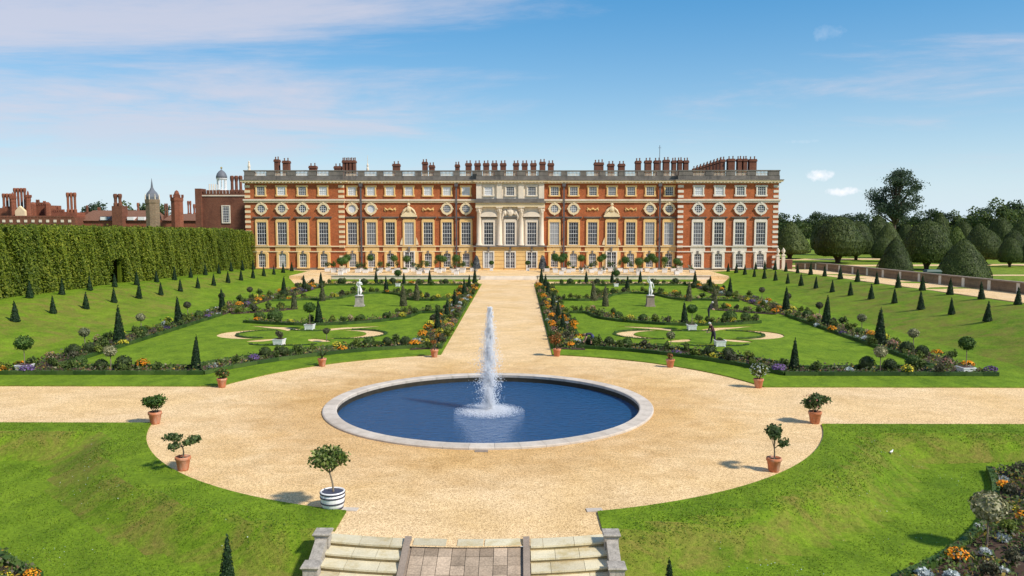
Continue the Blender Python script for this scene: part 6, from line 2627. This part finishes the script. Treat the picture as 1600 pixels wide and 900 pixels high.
JL = dict(pelvis=(0, 0, .95, .15, .8), waist=(.02, 0, 1.12, .125, .8), chest=(.03, 0, 1.34, .16, .75), neck=(.05, -.01, 1.54, .06), head=(.07, -.03, 1.68, .10), crown=(.08, -.03, 1.78, .07),
          hipL=(-.10, 0, .88, .11), kneeL=(-.12, -.05, .48, .075), ankL=(-.12, .0, .09, .05), toeL=(-.14, -.16, .04, .04),
          hipR=(.10, 0, .88, .11), kneeR=(.10, -.12, .50, .075), ankR=(.10, .06, .10, .05), toeR=(.12, -.08, .04, .04),
          shL=(-.19, 0, 1.44, .065), elL=(-.27, -.02, 1.17, .048), wrL=(-.16, -.14, 1.02, .036), haL=(-.10, -.17, 1.0, .032),
          shR=(.22, 0, 1.43, .065), elR=(.31, .03, 1.16, .048), wrR=(.20, -.12, 1.22, .036), haR=(.13, -.17, 1.27, .032))
JR = dict(JL)
JR.update(chest=(-.03, 0, 1.34, .16, .75), neck=(-.06, -.01, 1.53, .06), head=(-.10, -.03, 1.66, .10), crown=(-.12, -.03, 1.76, .07),
          shL=(-.22, 0, 1.44, .065), elL=(-.34, -.02, 1.66, .05), wrL=(-.24, -.06, 1.90, .04), haL=(-.18, -.07, 1.98, .035),
          shR=(.17, 0, 1.44, .065), elR=(.28, -.02, 1.20, .05), wrR=(.34, -.05, .98, .038), haR=(.35, -.06, .90, .034))
statue(-16.5, 92.2, 'white marble statue on a grey plinth on the left oval lawn', JL, 'stone_ped')
statue(16.6, 92.4, 'white marble statue with raised arm on a plinth on the right oval lawn', JR, 'stone_kerb')


def person(x, y, z, label, J, mats_by, rz):
    e = empty('person', (x, y, z), rz)
    tag(e, label, 'person', 'gardeners at work')
    figure('body', add_fingers(J), EDG, mats_by, e, (0, 0, 0), 0, 1.0)
    return e


def hair(e, c, mk):
    MB().mat(mk).blob(c, .118, 10, 6, (1, 1, .9), .08).build('hair', e)


# bending gardener (facing -x), dark top, blue shorts, bare legs
JB = dict(pelvis=(.12, 0, .92, .16, .85), waist=(-.02, 0, 1.06, .14, .85), chest=(-.26, 0, 1.08, .165, .8), neck=(-.44, 0, 1.02, .065), head=(-.55, 0, .93, .10), crown=(-.62, 0, .86, .075),
          hipL=(.12, -.11, .84, .115), kneeL=(.14, -.13, .48, .078), ankL=(.20, -.14, .10, .052), toeL=(.06, -.15, .05, .045),
          hipR=(.12, .11, .84, .115), kneeR=(.02, .13, .48, .078), ankR=(-.02, .14, .10, .052), toeR=(-.16, .15, .05, .045),
          shL=(-.32, -.19, 1.02, .068), elL=(-.40, -.24, .74, .05), wrL=(-.50, -.18, .50, .038), haL=(-.53, -.15, .42, .034),
          shR=(-.32, .19, 1.02, .068), elR=(-.42, .24, .74, .05), wrR=(-.54, .18, .50, .038), haR=(-.57, .15, .42, .034))


def m_bend(k, c):
    if k in ('head', 'crown', 'neck') or k[:2] in ('el', 'wr', 'ha', 'fa', 'fb', 'fc', 'fd', 'fe'):
        return 'skin'
    if k in ('pelvis', 'hipL', 'hipR'):
        return 'cloth_blue'
    if k[:4] == 'knee':
        return 'skin'
    if k[:3] in ('ank', 'toe'):
        return 'boots'
    return 'shirt_dark'


p = person(7.15, 61.9, .09, 'gardener in dark top and blue shorts bending over the bed by the path', JB, m_bend, 0)
hair(p, (-.57, 0, .96), 'hair_brown')
# gardener leaning over the white tub, dark maroon clothes
JS = dict(JB)
JS.update(pelvis=(.10, 0, .95, .16, .85), waist=(.04, 0, 1.14, .14, .85), chest=(-.06, 0, 1.36, .165, .8), neck=(-.16, 0, 1.53, .065), head=(-.24, 0, 1.62, .10), crown=(-.29, 0, 1.70, .075),
          shL=(-.10, -.19, 1.42, .068), elL=(-.20, -.24, 1.14, .05), wrL=(-.36, -.16, .98, .038), haL=(-.43, -.13, .95, .034),
          shR=(-.10, .19, 1.42, .068), elR=(-.20, .24, 1.14, .05), wrR=(-.36, .16, .98, .038), haR=(-.43, .13, .95, .034))


def m_lean(k, c):
    if k in ('head', 'crown', 'neck') or k[:2] in ('wr', 'ha', 'fa', 'fb', 'fc', 'fd', 'fe'):
        return 'skin'
    if k in ('pelvis', 'hipL', 'hipR') or k[:4] == 'knee':
        return 'shirt_dark'
    if k[:3] in ('ank', 'toe'):
        return 'boots'
    return 'shirt_maroon'


p = person(16.85, 63.75, .06, 'gardener in dark maroon clothes standing behind the white tub', JS, m_lean, .3)
hair(p, (-.255, 0, 1.66), 'hair_grey')


def m_dark(k, c):
    if k in ('head', 'crown', 'neck') or k[:2] in ('wr', 'ha', 'fa', 'fb', 'fc', 'fd', 'fe'):
        return 'skin'
    if k[:3] in ('ank', 'toe'):
        return 'boots'
    return 'shirt_dark'


JC = dict(JS)
p = person(20.5, 80.2, .08, 'grey-haired gardener in dark clothes among shrubs before the right statue', JC, m_dark, 2.6)
hair(p, (-.255, 0, 1.66), 'hair_grey')
# a gull on the near right lawn
e = empty('bird', (17.9, 35.1, near_z(17.9, 35.1)), .6)
e.scale = (.6, .6, .6)
tag(e, 'small white bird standing on the right lawn', 'bird')
mb = MB().mat('white_paint')
mb.tube([(-.20, 0, .16), (-.10, 0, .17), (0, 0, .17), (.10, 0, .19), (.15, 0, .25), (.19, 0, .28), (.24, 0, .275)], [.015, .05, .075, .06, .035, .04, .008], 8)
mb.tube([(0, .02, .12), (0, .02, 0)], .008, 4)
mb.tube([(0, -.02, .12), (0, -.02, 0)], .008, 4)
mb.build('body', e, smooth=True)
